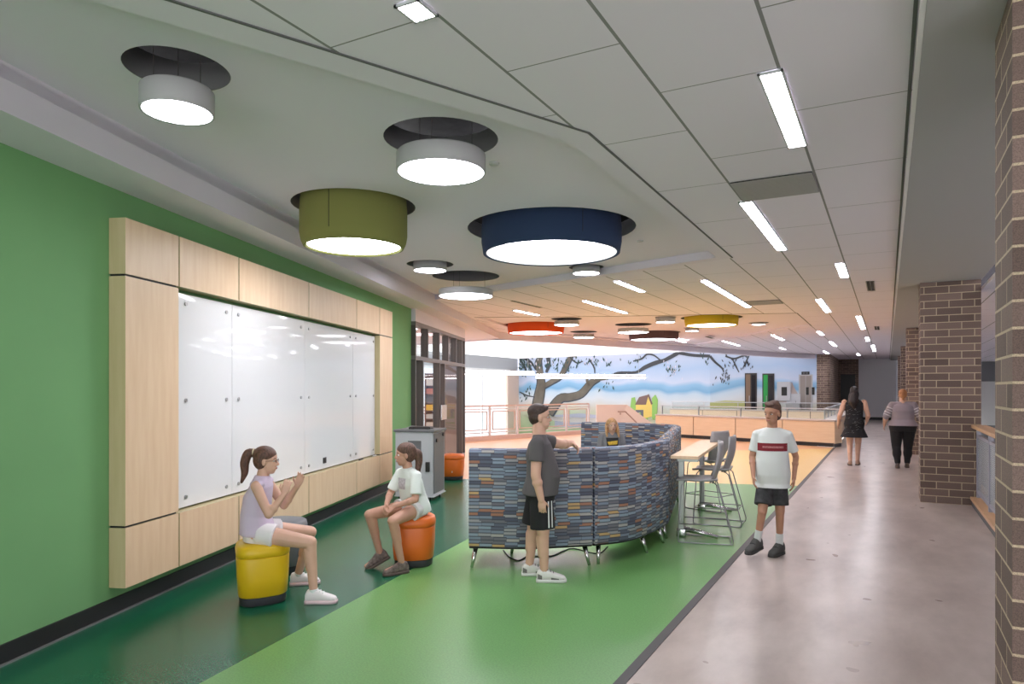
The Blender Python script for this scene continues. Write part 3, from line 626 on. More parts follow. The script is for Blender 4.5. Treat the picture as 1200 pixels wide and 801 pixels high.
# stair parapet
pa=at(699,474,25.5); pb=at(735,474,25.5); pc=at(790,515,24.8)
q=new(); 
P=[pa,pb,pc]; base=-1.5
vs=[(p.x,p.y,p.z) for p in P]+[(pc.x,pc.y,base),(pa.x,pa.y,base)]
off=Vector((-.1,.2,0))
A=[q.verts.new(v) for v in vs]; B=[q.verts.new(Vector(v)+off) for v in vs]; q.faces.new(A); q.faces.new(B[::-1])
for i in range(5): q.faces.new((A[i],A[(i+1)%5],B[(i+1)%5],B[i]))
SP=thing('stair_parapet','beige sloping stair parapet wall behind the patterned booth','wall',pa)
o=obj('parapet_wall',q,M['parapet'],SP); o.matrix_parent_inverse=Matrix.Translation(-pa)
q=new(); nn=(W(0,-1)); 
hp=[at(724,482,25.1),at(733,482,25.1),at(748,497,24.9),at(768,516,24.6)]
tube(q,hp,.025,6); o=obj('handrail',q,mat('rail_terracotta2',srgb(170,130,110),.5),SP); o.matrix_parent_inverse=Matrix.Translation(-pa)
q=new(); bar(q,at(727,485,25.1),at(727,482,25.4),.04); o=obj('bracket',q,MATS['rail_terracotta2'],SP); o.matrix_parent_inverse=Matrix.Translation(-pa)
# wood-clad parapet cabinets and glass rail round the opening
def cab_run(p0,p1,n,lab,rail=True,h=.75,dep=.45,sgn=1,cats=True):
    d=p1-p0; L=d.length; t=thing('wood_parapet',lab,'counter',p0,math.atan2(d.y,d.x))
    q=new(); box(q,0.02,L-.02,.03*sgn,dep*sgn,0,h-.045) if sgn>0 else box(q,.02,L-.02,-dep,-.03,0,h-.045); obj('carcass',q,MATS['dark_curb'],t)
    q=new(); y0,y1=(-.03,dep+.02) if sgn>0 else (-dep-.02,.03); box(q,0,L,y0,y1,h-.045,h,.005); obj('cap',q,M['sill'],t)
    for i in range(n):
        a=i*L/n; q=new(); 
        if sgn>0: box(q,a+.012,a+L/n-.012,0,.03,.11,h-.05)
        else: box(q,a+.012,a+L/n-.012,-.03,0,.11,h-.05)
        obj('wood_panel',q,M['cabwood'],t)
    q=new(); box(q,L-.02,L+.001,.0,dep,.1,h-.05); obj('end_panel',q,M['cabwood'],t)
    q=new(); box(q,.05,L-.05,.02*sgn if sgn>0 else -.04,.04 if sgn>0 else -.02,0,.1); obj('toe_kick',q,M['black'],t)
    if rail:
        yy=.3*sgn; q=new(); box(q,0.05,L-.05,yy-.006,yy+.006,h,1.03); obj('rail_glass',q,M['glass'],t)
        q=new(); box(q,0.0,L,yy-.025,yy+.025,1.03,1.06,.004); obj('top_rail',q,M['ltgrey'],t)
        for i in range(0,n+1):
            x=min(max(.06,i*L/n),L-.06); q=new(); box(q,x-.012,x+.012,yy-.02,yy+.02,h,1.03); obj('post',q,M['steel'],t)
    return t
cab_run(cab0,cab1,4,'maple panelled parapet with glass rail facing the yellow floor')
cab_run(Vector((-1.28,21.60,0)),Vector((-1.28,30,0)),6,'maple panelled parapet running back along the concrete corridor',dep=.3)
cab_run(Vector((-8.5,30.3,0)),Vector((-1.3,30.3,0)),5,'far maple parapet with glass rail before the elevator',dep=.3)
# ================================================================ ceiling fittings
def linlight(u0,v0,u1,v1,lab,w=.1):
    a=gp(u0,v0,ZT); b=gp(u1,v1,ZT); x=(a.x+b.x)/2; L=abs(b.y-a.y); k=max(1,round(L/.61)); y=(a.y+b.y)/2
    t=thing('linear_ceiling_light',lab,'ceiling light',(x,y,ZT),0,'slim linear lights in the tile ceiling')
    q=new(); box(q,-w/2,w/2,-L/2,L/2,-.012,-.005); obj('diffuser',q,M['linear'],t)
    q=new()
    for sx in (-1,1): box(q,sx*(w/2+.006)-.006,sx*(w/2+.006)+.006,-L/2-.012,L/2+.012,-.014,-.002)
    for sy in (-1,1): box(q,-w/2-.012,w/2+.012,sy*(L/2+.006)-.006,sy*(L/2+.006)+.006,-.014,-.002)
    obj('trim_ring',q,M['ltgrey'],t)
LL=[(478,2,498,19,'linear ceiling light cut by the top edge, above the grey drum lamp'),
(906,83,932,170,'long bright linear ceiling light nearest the viewer, above the square vent'),
(877,235,914,292,'linear ceiling light starting at the corner of the near square vent'),
(985,308,989,324,'short linear light near the pair of dark ceiling slots'),
(960,350,970,365,'short linear light right of the mustard lamp, on the third tile line'),
(1007,370,1011,385,'short linear light in the row nearest the soffit, below the dark slots'),
(1016,395,1017.5,399,'tiny linear light in the row nearest the soffit, before the last one'),
(1023,404,1024.5,411,'last linear light in the row nearest the soffit'),
(959,388,964,392,'short linear light just right of the far recess corner'),
(973,400,979,405,'linear light further along from the far recess corner'),
(965,411,971,414,'far linear light above the brick pier'),
(905,392,918,398,'linear light just behind the far recess corner, at its left'),
(914,407,920,409,'small far linear light above the elevator'),
(1004.5,414,1007,416,'farthest linear light, above the grey end wall'),
(825,328,877,359,'long linear light pointing to the far square vent'),
(722,329,754,341,'linear light just right of the navy lamp'),
(683,352,735,366,'long linear light just before the white drum lamp in the middle'),
(602,363,632,368.5,'linear light above the orange lamp'),
(845,399,868,404.5,'linear light beyond the mustard lamp'),
(792,398,803,400.6,'small linear light right of the plum lamp')]
for l in LL: linlight(*l)
def vent(u0,v0,u1,v1,lab,w=None,m='grille'):
    a=gp(u0,v0,ZT); b=gp(u1,v1,ZT); x0,x1=sorted((a.x,b.x)); y0,y1=sorted((a.y,b.y))
    if w and x1-x0<w: c=(x0+x1)/2; x0,x1=c-w/2,c+w/2
    t=thing('ceiling_vent',lab,'vent',((x0+x1)/2,(y0+y1)/2,ZT)); X=(x1-x0)/2; Y=(y1-y0)/2
    q=new(); box(q,-X,X,-Y,Y,-.008,-.003); obj('backing',q,mat('vent_dark',(.03,.03,.03),.8),t)
    q=new(); n=max(2,int(2*Y/.028)) if w is None else 0
    for i in range(n): yy=-Y+(i+.5)*2*Y/n; box(q,-X,X,yy-.009,yy+.009,-.014,-.009)
    if n: obj('slats',q,mat('vent_grey',(.36,.36,.36),.6),t)
    else:
        for sx in (-1,1): box(q,sx*X-.006,sx*X+.006,-Y,Y,-.012,-.002)
        obj('frame',q,mat('vent_grey',(.36,.36,.36),.6),t)
def ventY(x0,x1,y0,y1,lab): 
    a=Vector((x0,y0,0)); t=thing('ceiling_vent',lab,'vent',((x0+x1)/2,(y0+y1)/2,ZT)); X=(x1-x0)/2; Y=(y1-y0)/2
    q=new(); box(q,-X,X,-Y,Y,-.008,-.003); obj('backing',q,mat('vent_dark',(.03,.03,.03),.8),t)
    q=new(); n=int(2*Y/.03)
    for i in range(n): yy=-Y+(i+.5)*2*Y/n; box(q,-X,X,yy-.0105,yy+.0105,-.014,-.009)
    obj('slats',q,mat('vent_grey',(.36,.36,.36),.6),t)
ventY(-1.07,-.485,5.50,6.08,'square slatted return vent in the near tile ceiling')
vf=gp(895,354,ZT); ventY(vf.x-.3,vf.x+.3,vf.y-.3,vf.y+.3,'square vent at the end of the long linear light, far tiles')
vent(600,352,634,360,'thin dark slot diffuser left of the navy lamp',.05)
vent(827,394,837,396,'small dark slot diffuser below the mustard lamp',.1)
vent(1017.5,329,1018.5,340,'left one of the nearer pair of dark ceiling slots',.05)
vent(1022.5,329,1023,340,'right one of the nearer pair of dark ceiling slots',.05)
vent(1026,382,1026.5,386,'left one of the farther pair of dark ceiling slots',.05)
vent(1029,382,1029.5,386,'right one of the farther pair of dark ceiling slots',.05)
for (u,v,z,lab) in ((579,191,ZG,'small sprinkler cover plate beside the grey drum lamp'),(750,282,ZG,'small sprinkler cover plate right of the navy lamp')):
    p=gp(u,v,z); q=new(); lathe(q,[(0,-.012),(.035,-.012),(.04,-.006),(.04,.002),(0,.002)],20); o=obj('sprinkler_cover',q,M['ltgrey'],None,True); o.location=p; tag(o,lab,'sprinkler')
# ================================================================ whiteboard wall
OF=3.37
t_=[tw(146,OF),tw(210,OF),tw(280,OF),tw(362,OF),tw(418,OF),tw(445,OF),tw(460,OF)]
zt=2.815; zs=2.405; zl=.632; zb_=.195
WS=thing('maple_wall_surround','thick maple veneer panel surround framing the whiteboards on the green wall','wall panelling',wl(t_[0],3.5))
WSI=Matrix.Translation(-Vector(WS.location))
def wpanel(ta,tb,z0,z1):
    q=new(); g_=.008
    a,b,c,d=wl(ta+g_,OF),wl(tb-g_,OF),wl(tb-g_,3.497),wl(ta+g_,3.497)
    va=[q.verts.new((p.x,p.y,z0+.008)) for p in (a,b,c,d)]; vb=[q.verts.new((p.x,p.y,z1-.008)) for p in (a,b,c,d)]
    for i in range(4): 
        f=q.faces.new((va[i],va[(i+1)%4],vb[(i+1)%4],vb[i])); f.material_index=0 if i==0 else 1
    for f in (q.faces.new(va[::-1]),q.faces.new(vb)): f.material_index=1
    o=obj('wood_panel',q,[M['maple'],M['maple_side']],WS); o.matrix_parent_inverse=WSI
for i in range(6): wpanel(t_[i],t_[i+1],zs,zt)
for i in range(6): wpanel(t_[i],t_[i+1],zb_,zl)
wpanel(t_[0],t_[1],zl,zs)
wpanel(t_[5],t_[6],zl,zs)
q=new(); prism(q,[wl(t_[0]+.02,3.385)[:2],wl(t_[1]-.02,3.385)[:2],wl(t_[1]-.02,3.496)[:2],wl(t_[0]+.02,3.496)[:2]],zb_+.03,zt-.03)
prism(q,[wl(t_[5]+.02,3.385)[:2],wl(t_[6]-.02,3.385)[:2],wl(t_[6]-.02,3.496)[:2],wl(t_[5]+.02,3.496)[:2]],zb_+.03,zt-.03)
o=obj('reveal_backing',q,M['black'],WS); o.matrix_parent_inverse=WSI
OB=3.45
tbs=[tw(208,OB),tw(272,OB),tw(357,OB),tw(413.5,OB),tw(440,OB)]
zbt=(zw(211,345,OB)+zw(438,393,OB))/2; zbb=(zw(211,594,OB)+zw(438,533,OB))/2
bl=['first whiteboard glass panel, next to the tall maple panel at left','second whiteboard glass panel, above the girl in lilac','third whiteboard glass panel, with a small black square low on it','fourth and narrowest-looking whiteboard glass panel, at the right end']
for i in range(4):
    ta,tb2=tbs[i]+.003,tbs[i+1]-.003
    t=thing('glass_whiteboard',bl[i],'whiteboard',wl((ta+tb2)/2,OB,zbb)); t.rotation_euler=(0,0,A1+PI/2)   # local +x = along wall, local y = away from room
    L=tb2-ta
    q=new(); box(q,-L/2,L/2,0,.008,0,zbt-zbb,.001); obj('glass_panel',q,M['glassboard'],t)
    for x in (-L/2+.1,L/2-.1):
        for zq in (.08,(zbt-zbb)*.5,zbt-zbb-.08):
            q=new(); 
            for k in range(1): pass
            r=bmesh.ops.create_cone(q,cap_ends=True,segments=14,radius1=.016,radius2=.016,depth=.06); 
            for v in q.verts: co=v.co.copy(); v.co=Vector((co.x+x,co.z+.018,co.y+zq))
            obj('standoff',q,M['steel'],t)
    if i==2:
        q=new(); xs=tw(380,OB)-(ta+tb2)/2; zs_=zw(380,539,OB)-zbb; box(q,xs-.04,xs+.04,-.012,-.0005,zs_-.035,zs_+.035,.003); obj('black_square_tag',q,M['plasticblack'],t)
for kk,(tm,lab,mm) in enumerate(((t_[4]+.2,'dark marker lying on the maple ledge below the last whiteboard','plasticblack'),(t_[4]+.75,'white marker lying on the maple ledge near its right end','ltgrey'))):
    q=new(); tube(q,[wl(tm,3.41,zl+.002),wl(tm+.1,3.41,zl+.002)],.01,8); tube(q,[wl(tm+.1,3.41,zl+.002),wl(tm+.14,3.41,zl+.002)],.008,8); tag(obj('marker',q,M[mm]),lab,'marker')
# ================================================================ kiosk
kp=W(-1.137,9.9); 
K=thing('media_lectern','light grey rolling lectern cabinet with slate grey side by the maple panels','lectern',kp,TH+PI-math.radians(11))
# local: +x runs to the viewer's left along front, -y is away from the viewer
wk,dk,hk=.56,.58,1.02
q=new(); box(q,0,wk,-dk,0,.07,hk-.035); obj('body',q,M['ltgrey'],K)
q=new(); box(q,-.012,-.001,-dk+.05,-.04,.1,hk-.06); sd=obj('side_panel',q,M['midgrey'],K)
q=new()
for yy in (-.14,-.46):
    r=bmesh.ops.create_cone(q,cap_ends=True,segments=16,radius1=.028,radius2=.028,depth=.02)
    for v in r['verts']: co=v.co.copy(); v.co=Vector((-.022+co.z,yy+co.x,.93 if yy<-.3 else .86)) + Vector((0,0,co.y))
obj('lock',q,M['plasticblack'],sd)
q=new(); box(q,-.03,wk+.02,-dk-.02,.03,hk-.034,hk,.006); obj('top',q,M['midgrey'],K)
q=new(); box(q,-.02,wk+.01,-dk-.01,.02,.055,.07); obj('base_plate',q,M['ltgrey'],K)
q=new(); box(q,.17,.37,.001,.006,.62,.86); obj('vent_panel',q,M['midgrey'],K)
q=new(); box(q,.04,.1,.001,.03,.42,.56,.005); obj('handle',q,M['plasticblack'],K)
for x in (.05,wk-.05):
    for yy in (-.06,-dk+.06):
        q=new(); r=bmesh.ops.create_cone(q,cap_ends=True,segments=14,radius1=.028,radius2=.028,depth=.03)
        for v in q.verts: co=v.co.copy(); v.co=Vector((x+co.z,yy+co.x,.028+co.y))
        box(q,x-.012,x+.012,yy-.012,yy+.012,.03,.056); obj('caster',q,M['plasticblack'],K)
Kt=Matrix.Translation(kp)@Matrix.Rotation(K.rotation_euler.z,4,'Z')
q=new(); box(q,-.16,.16,-.11,.11,0,.03,.004); box(q,-.15,.15,-.1,.1,.03,.036); o=obj('laptop',q,M['plasticblack']); o.location=Kt@Vector((.24,-.2,hk)); o.rotation_euler=(0,0,K.rotation_euler.z+.1); tag(o,'closed black laptop lying on the grey lectern','laptop')
q=new(); box(q,-.16,.16,-.1,.1,0,.02,.003); bar(q,(-.16,0,.022),(.14,.02,.03),.01); o=obj('document_tray',q,M['steel']); o.location=Kt@Vector((.34,-.42,hk)); o.rotation_euler=(0,0,K.rotation_euler.z); tag(o,'thin grey tray lying behind the laptop on the lectern','tray')
# ================================================================ ottomans
def ottoman(lab,loc,rz,m,s=1.0):
    t=thing('ottoman',lab,'stool',loc,rz)
    def ring(q,r,z,n=40):
        out=[]
        for k in range(n):
            a=2*PI*k/n; e=(abs(math.cos(a))**3.2+abs(math.sin(a))**3.2)**(-1/3.2); rr=r*e*(1+.045*math.cos(3*a)); out.append(q.verts.new((rr*math.cos(a),rr*math.sin(a),z)))
        return out
    def body(prof,name,mm):
        q=new(); R=[ring(q,r,z) for r,z in prof]
        for a,b in zip(R,R[1:]):
            n=len(a)
            for k in range(n): q.faces.new((a[k],a[(k+1)%n],b[(k+1)%n],b[k]))
        q.faces.new(R[0][::-1]); q.faces.new(R[-1]); return obj(name,q,mm,t,True)
    body([(.155,0),(.165,.008),(.168,.06),(.168,.065)],'base',M['charcoalv'])
    body([(.168,.066),(.176,.072),(.185,.2),(.19,.352),(.188,.36)],'body',m)
    body([(.188,.361),(.193,.366),(.195,.40),(.186,.435),(.165,.45),(.10,.457),(.03,.458)],'cushion',m)
    return t
yo=gp(307,693,0)-Vector((0,0,0)); 
ottoman('yellow ottoman under the seated girl in lilac',W(-1.90,5.25),.9,M['yellowv'])
ottoman('orange ottoman under the seated girl in the white shirt',W(-.905,6.30+.05),.5,M['orangev'])
ottoman('grey ottoman mostly hidden behind the yellow one',W(-2.03,6.12),.4,M['greyv'])
o5=ottoman('orange ottoman standing behind the grey lectern',W(-1.05,12.3),.3,M['orangev'])
q=new(); box(q,-.008,.008,-.2,-.193,.14,.17); pb5=obj('tag_label',q,M['ltgrey'],o5); pb5.rotation_euler=(0,0,TH-.3)
# ================================================================ booth
def booth(path,lab,legs,sd=.66):
    P=catmull([Vector((p[0],p[1],0)) for p in path],10); c=sum(P,Vector())/len(P); org=Vector((P[0].x,P[0].y,0))
    t=thing('booth_section',lab,'booth sofa',org,0)
    n=len(P); N=[]
    for i in range(n):
        d=(P[min(i+1,n-1)]-P[max(i-1,0)]).normalized(); N.append(Vector((-d.y,d.x,0)))
    S_=[0]
    for i in range(1,n): S_.append(S_[-1]+(P[i]-P[i-1]).length)
    def sweep(prof,name,m,tb=None):
        q=new(); uvl=q.loops.layers.uv.new('UVMap'); k=len(prof)
        lens=[0]
        for a,b in zip(prof,prof[1:]): lens.append(lens[-1]+math.hypot(b[0]-a[0],b[1]-a[1]))
        lens.append(lens[-1]+math.hypot(prof[0][0]-prof[-1][0],prof[0][1]-prof[-1][1]))
        V=[[q.verts.new(P[i]-org+N[i]*o+Vector((0,0,z))) for (o,z) in prof] for i in range(n)]
        so=path[0][2] if len(path[0])>2 else 0
        for i in range(n-1):
            for j in range(k):
                j2=(j+1)%k; f=q.faces.new((V[i][j],V[i+1][j],V[i+1][j2],V[i][j2]))
                for lp,(ss,ll) in zip(f.loops,((S_[i],lens[j]),(S_[i+1],lens[j]),(S_[i+1],lens[j+1]),(S_[i],lens[j+1]))): lp[uvl].uv=(ss+so,ll)
        for idx,V0 in ((0,V[0]),(1,V[-1])):
            f=q.faces.new(V0[::-1] if idx==0 else V0)
            for lp in f.loops:
                j=V0.index(lp.vert); lp[uvl].uv=(prof[j][0]+3,prof[j][1])
        o=obj(name,q,m,t); 
        for p in o.data.polygons: p.use_smooth=len(p.vertices)==4
        md=o.modifiers.new('b','BEVEL'); md.limit_method='ANGLE'; md.angle_limit=math.radians(60); md.width=.008; md.segments=2
        return o
    sweep([(0.0,.19),(0,.5),(0,.9),(0.0,1.035),(.012,1.058),(.035,1.068),(.10,1.068),(.125,1.058),(.137,1.035),(.15,.9),(.17,.5),(.17,.19)],'backrest',M['sofa'])
    sweep([(.172,.20),(.172,.40),(sd-.04,.40),(sd,.36),(sd,.20)],'seat_base',M['sofa'])
    sweep([(.172,.402),(.172,.46),(sd-.02,.46),(sd+.015,.44),(sd+.015,.402)],'seat_cushion',M['greyv'])
    sweep([(.02,.17),(.02,.189),(sd-.02,.189),(sd-.02,.17)],'plinth',M['black'])
    for (f,o_) in legs:
        s=f*S_[-1]; i=min(range(n),key=lambda j:abs(S_[j]-s)); p=P[i]-org+N[i]*o_
        out=-N[i]*(.05 if o_<.3 else -.04); tdir=(P[min(i+1,n-1)]-P[max(i-1,0)]).normalized()*(-.03 if f<.5 else .03)
        q=new(); tube(q,[p+out+tdir,p+Vector((0,0,.172))],[.013,.024],12); obj('leg',q,M['chrome'],t,True)
    return t
bA=[(-3.30,5.26,0),(-2.80,5.49),(-2.35,5.87)]
bB=[(-2.338,5.885,1.1),(-2.12,6.22),(-2.04,6.7),(-2.03,7.2)]
bC=[(-2.032,7.215,2.6),(-2.31,8.5),(-2.60,9.86)]
bD=[(-2.604,9.875,5.4),(-2.76,10.33),(-3.2,10.62),(-3.8,10.66),(-4.41,10.58)]
booth(bA,'front section of the patterned booth, behind the boy in the grey shirt',[(.05,.07),(.93,.07),(.35,.55),(.7,.55)])
booth(bB,'curved corner section of the patterned booth, right of the boy in grey',[(.07,.07),(.52,.07),(.9,.07)],.42)
booth(bC,'long side section of the patterned booth, beside the counter table',[(.05,.08),(.95,.08),(.05,.55),(.95,.55)])
booth(bD,'rear section of the patterned booth, behind the seated blonde girl',[(.05,.08),(.5,.07),(.95,.07),(.95,.5)])
# cable on floor under booth
q=new(); cp=[gp(590,645,0),gp(597,653,0),gp(608,657,0),gp(620,652,0),gp(645,652,0),gp(660,646,0),gp(672,643,0),gp(700,649,0),gp(712,641,0)]
cp=[p+Vector((0,0,.006)) for p in cp]; tube(q,catmull(cp,6),.006,6); tag(obj('power_cable',q,M['black'],None,True),'black power cable lying on the green floor under the booth','cable')
# ================================================================ counter table
tn=Vector((-.26,2.44,0)).normalized(); tl=Vector((-1.715,7.17,0)); tw_=.30
tA=math.atan2(tn.y,tn.x)
T=thing('counter_table','narrow maple counter table along the right side of the booth','table',tl,tA)
q=new(); box(q,0,2.45,0,tw_-.02,.875,.91,.004); obj('tabletop',q,M['maple'],T)
for x in (.35,2.1):
    q=new(); box(q,x-.03,x+.03,.19,.25,.04,.82,.006); box(q,x-.04,x+.04,.04,.26,.82,.874); obj('column',q,M['steel'],T)
    q=new(); tube(q,[(x,.22,.09),(x,.02,.06),(x,-.16,.022)],[.03,.024,.02],10); 
    box(q,x-.05,x+.05,.17,.27,0.002,.09,.01); obj('foot',q,M['chrome'],T,True)
# ================================================================ stools
def stool_build(lab):
    t=thing('counter_stool',lab,'stool',(0,0,0),0,'grey counter stools at the maple table')
    # faces local +x
    q=new(); nx,ny=12,10
    def grid(fn,th,name):
        q=new(); A=[[None]*(ny+1) for _ in range(nx+1)]; B=[[None]*(ny+1) for _ in range(nx+1)]
        for i in range(nx+1):
            for j in range(ny+1):
                a,b=i/nx,j/ny*2-1; p,nrm=fn(a,b); A[i][j]=q.verts.new(p); B[i][j]=q.verts.new(p-nrm*th)
        for i in range(nx):
            for j in range(ny):
                q.faces.new((A[i][j],A[i+1][j],A[i+1][j+1],A[i][j+1])); q.faces.new((B[i][j],B[i][j+1],B[i+1][j+1],B[i+1][j]))
        for i in range(nx): 
            q.faces.new((A[i][0],B[i][0],B[i+1][0],A[i+1][0])); q.faces.new((A[i+1][ny],B[i+1][ny],B[i][ny],A[i][ny]))
        for j in range(ny):
            q.faces.new((A[0][j],A[0][j+1],B[0][j+1],B[0][j])); q.faces.new((A[nx][j+1],A[nx][j],B[nx][j],B[nx][j+1]))
        return obj(name,q,M['stoolgrey'],t,True)
    def seat(a,b):
        x=-.20+a*.42; w=.215*(1-.12*abs(a*2-1)**3)*(.88+.12*math.sin(PI*min(1,a*1.0+.15))); y=b*w
        z=.66-.05*max(0,a-.75)**1.2*2+.018*b*b-.012*math.sin(PI*a); return Vector((x,y,z)),Vector((0,0,1))
    grid(seat,.02,'seat')
    def back(a,b):
        h=a; w=.14+.09*math.sin(PI*min(1,h*.62+.1))-.02*max(0,h-.8)*5*.5; 
        z=.63+.42*h; x=-.17-.09*h-.03*math.sin(PI*h)+.045*b*b; y=b*w; return Vector((x,y,z)),Vector((-1,0,0))
    grid(back,.012,'backrest')
    r=.0065
    for s in (-1,1):
        y=.17*s; q=new(); P=[(.13,y,.645),(.165,y*1.1,.6),(.20,y*1.22,.05),(.195,y*1.22,.012),(.15,y*1.22,.008),(-.30,y*1.22,.008),(-.345,y*1.22,.012),(-.35,y*1.22,.05),(-.20,y*1.02,.6),(-.15,y,.645)]
        tube(q,P,r,8); obj('leg_frame',q,M['wire'],t,True)
    q=new(); tube(q,[(.13,-.17,.63),(.13,.17,.63)],r,8); tube(q,[(-.15,-.17,.63),(-.15,.17,.63)],r,8); obj('seat_brace',q,M['wire'],t,True)
    q=new(); tube(q,[(.188,-.202,.2),(.19,0,.2),(.188,.202,.2)],r,8); tube(q,[(.188,-.202,.2),(-.30,-.205,.2)],r*.9,8); tube(q,[(.188,.202,.2),(-.30,.205,.2)],r*.9,8); obj('footrest',q,M['wire'],t,True)
    q=new(); tube(q,[(-.3,-.205,.2),(-.3,.205,.2)],r,8); tube(q,[(-.33,-.207,.012),(-.33,.207,.012)],r,8); obj('rear_brace',q,M['wire'],t,True)
    return t
s1=stool_build('nearest grey counter stool at the maple table')
ff=tA+PI/2   # face the table
def stool_place(o,u,v,yaw):
    rp=gp(u,v,0); M_=Matrix.Rotation(yaw,3,'Z'); loc=rp-M_@Vector((-.35,-.1,0)); o.location=(loc.x,loc.y,0); o.rotation_euler=(0,0,yaw)
stool_place(s1,858,632,ff+.12)
s2=dup(s1,(0,0,0),0,'grey counter stool at right, its backrest nearest the walking boy'); stool_place(s2,873,613,ff-.05)
s3=dup(s1,(0,0,0),0,'farthest grey counter stool, turned so its broad backrest shows'); stool_place(s3,860,598,ff-.45)
# ================================================================ PEOPLE
from mathutils.bvhtree import BVHTree
def V3(*a): return Vector(a)
def cone(q,p0,p1,r0,r1,n=16,caps=True):
    """tapered limb with rounded ends"""
    p0,p1=Vector(p0),Vector(p1); d=(p1-p0); L=d.length; d.normalize(); a=d.orthogonal().normalized(); b=d.cross(a); rings=[]
    prof=[(-r0*math.cos(t),r0*math.sin(t)) for t in (.25,.7,1.15)]+[(0,r0),(L*.5,(r0+r1)/2),(L,r1)]+[(L+r1*math.cos(t),r1*math.sin(t)) for t in (1.15,.7,.25)]
    if not caps: prof=[(0,r0),(L*.5,(r0+r1)/2),(L,r1)]
    for s,r in prof: rings.append([q.verts.new(p0+d*s+(a*math.cos(2*PI*k/n)+b*math.sin(2*PI*k/n))*r) for k in range(n)])
    for x,y in zip(rings,rings[1:]):
        for k in range(n): q.faces.new((x[k],x[(k+1)%n],y[(k+1)%n],y[k]))
    q.faces.new(rings[0][::-1]); q.faces.new(rings[-1])
def ell(q,c,r,M3=None,n=20):
    g=bmesh.ops.create_uvsphere(q,u_segments=n,v_segments=n//2+2,radius=1); M3=M3 or Matrix.Identity(3)
    for v in g['verts']: v.co=Vector(c)+M3@Vector((v.co.x*r[0],v.co.y*r[1],v.co.z*r[2]))
def rings_loft(q,R,n=28,e=2.3):
    """R: list of (centre, lateral unit, forward unit, half width, half depth)"""
    rr=[]
    for c,la,fo,hw,hd in R:
        ring=[]
        for k in range(n):
            a=2*PI*k/n; ca,sa=math.cos(a),math.sin(a); f=(abs(ca)**e+abs(sa)**e)**(-1/e); ring.append(q.verts.new(c+la*hw*ca*f+fo*hd*sa*f))
        rr.append(ring)
    for x,y in zip(rr,rr[1:]):
        for k in range(n): q.faces.new((x[k],x[(k+1)%n],y[(k+1)%n],y[k]))
    q.faces.new(rr[0][::-1]); q.faces.new(rr[-1])
def bake(name,q,m,parent,vox=.006,sm=4,mats=None):
    me=bpy.data.meshes.new(name); bmesh.ops.recalc_face_normals(q,faces=q.faces[:]); q.to_mesh(me); q.free()
    o=bpy.data.objects.new(name,me); COL.objects.link(o)
    r=o.modifiers.new('r','REMESH'); r.mode='VOXEL'; r.voxel_size=vox
    s=o.modifiers.new('s','SMOOTH'); s.iterations=sm; s.factor=.5
    dg=bpy.context.evaluated_depsgraph_get(); dg.update(); m2=bpy.data.meshes.new_from_object(o.evaluated_get(dg)); o.modifiers.clear(); o.data=m2; bpy.data.meshes.remove(me)
    m2.name=name; m2.materials.clear(); m2.materials.append(m)
    for p in m2.polygons: p.use_smooth=True
    o.parent=parent; return o
def wrap(name,target,pts,dirv,m,parent,off=.0025,cols=6,rows=14):
    """a flat patch (4 corners) laid onto the target's surface along dirv"""
    bv=BVHTree.FromPolygons([v.co.copy() for v in target.data.vertices],[p.vertices[:] for p in target.data.polygons]); d=Vector(dirv).normalized(); q=new(); G=[]
    a,b,c,e=[Vector(p) for p in pts]
    for i in range(rows+1):
        row=[]
        for j in range(cols+1):
            p=(a*(1-j/cols)+b*j/cols)*(1-i/rows)+(e*(1-j/cols)+c*j/cols)*(i/rows)
            hit=bv.ray_cast(p-d*.6,d)[0]; row.append(q.verts.new(hit-d*off) if hit else None)
        G.append(row)
    for i in range(rows):
        for j in range(cols):
            if None in (G[i][j],G[i][j+1],G[i+1][j+1],G[i+1][j]): continue
            if (G[i][j].co-G[i+1][j+1].co).length<.09: q.faces.new((G[i][j],G[i][j+1],G[i+1][j+1],G[i+1][j]))
    for v in [v for v in q.verts if not v.link_faces]: q.verts.remove(v)
    return obj(name,q,m,parent,True)
def hairm(n,c):
    m=mat('hair_'+n,c,.55)
    if len(m.node_tree.nodes)>3: return m
    g=NG(m); tc=g.n('ShaderNodeTexCoord'); mp=g.n('ShaderNodeMapping'); mp.inputs['Scale'].default_value=(60,220,26); g.l(tc.outputs['Object'],mp.inputs[0])
    no=g.n('ShaderNodeTexNoise'); no.inputs['Scale'].default_value=1; no.inputs['Detail'].default_value=3; g.l(mp.outputs[0],no.inputs['Vector'])
    g.l(ramp(g,no.outputs['Fac'],[(.35,tuple(x*.6 for x in c)),(.65,tuple(min(1,x*1.35) for x in c))]),g.b.inputs['Base Color'])
    bp=g.n('ShaderNodeBump'); bp.inputs['Strength'].default_value=.5; bp.inputs['Distance'].default_value=.004; g.l(no.outputs['Fac'],bp.inputs['Height']); g.l(bp.outputs['Normal'],g.b.inputs['Normal']); return m
SK=lambda n,c: mat('skin_'+n,c,.5,noise=.05,nscale=12)
CL=lambda n,c,r=.85,**k: mat('cloth_'+n,c,r,**k)
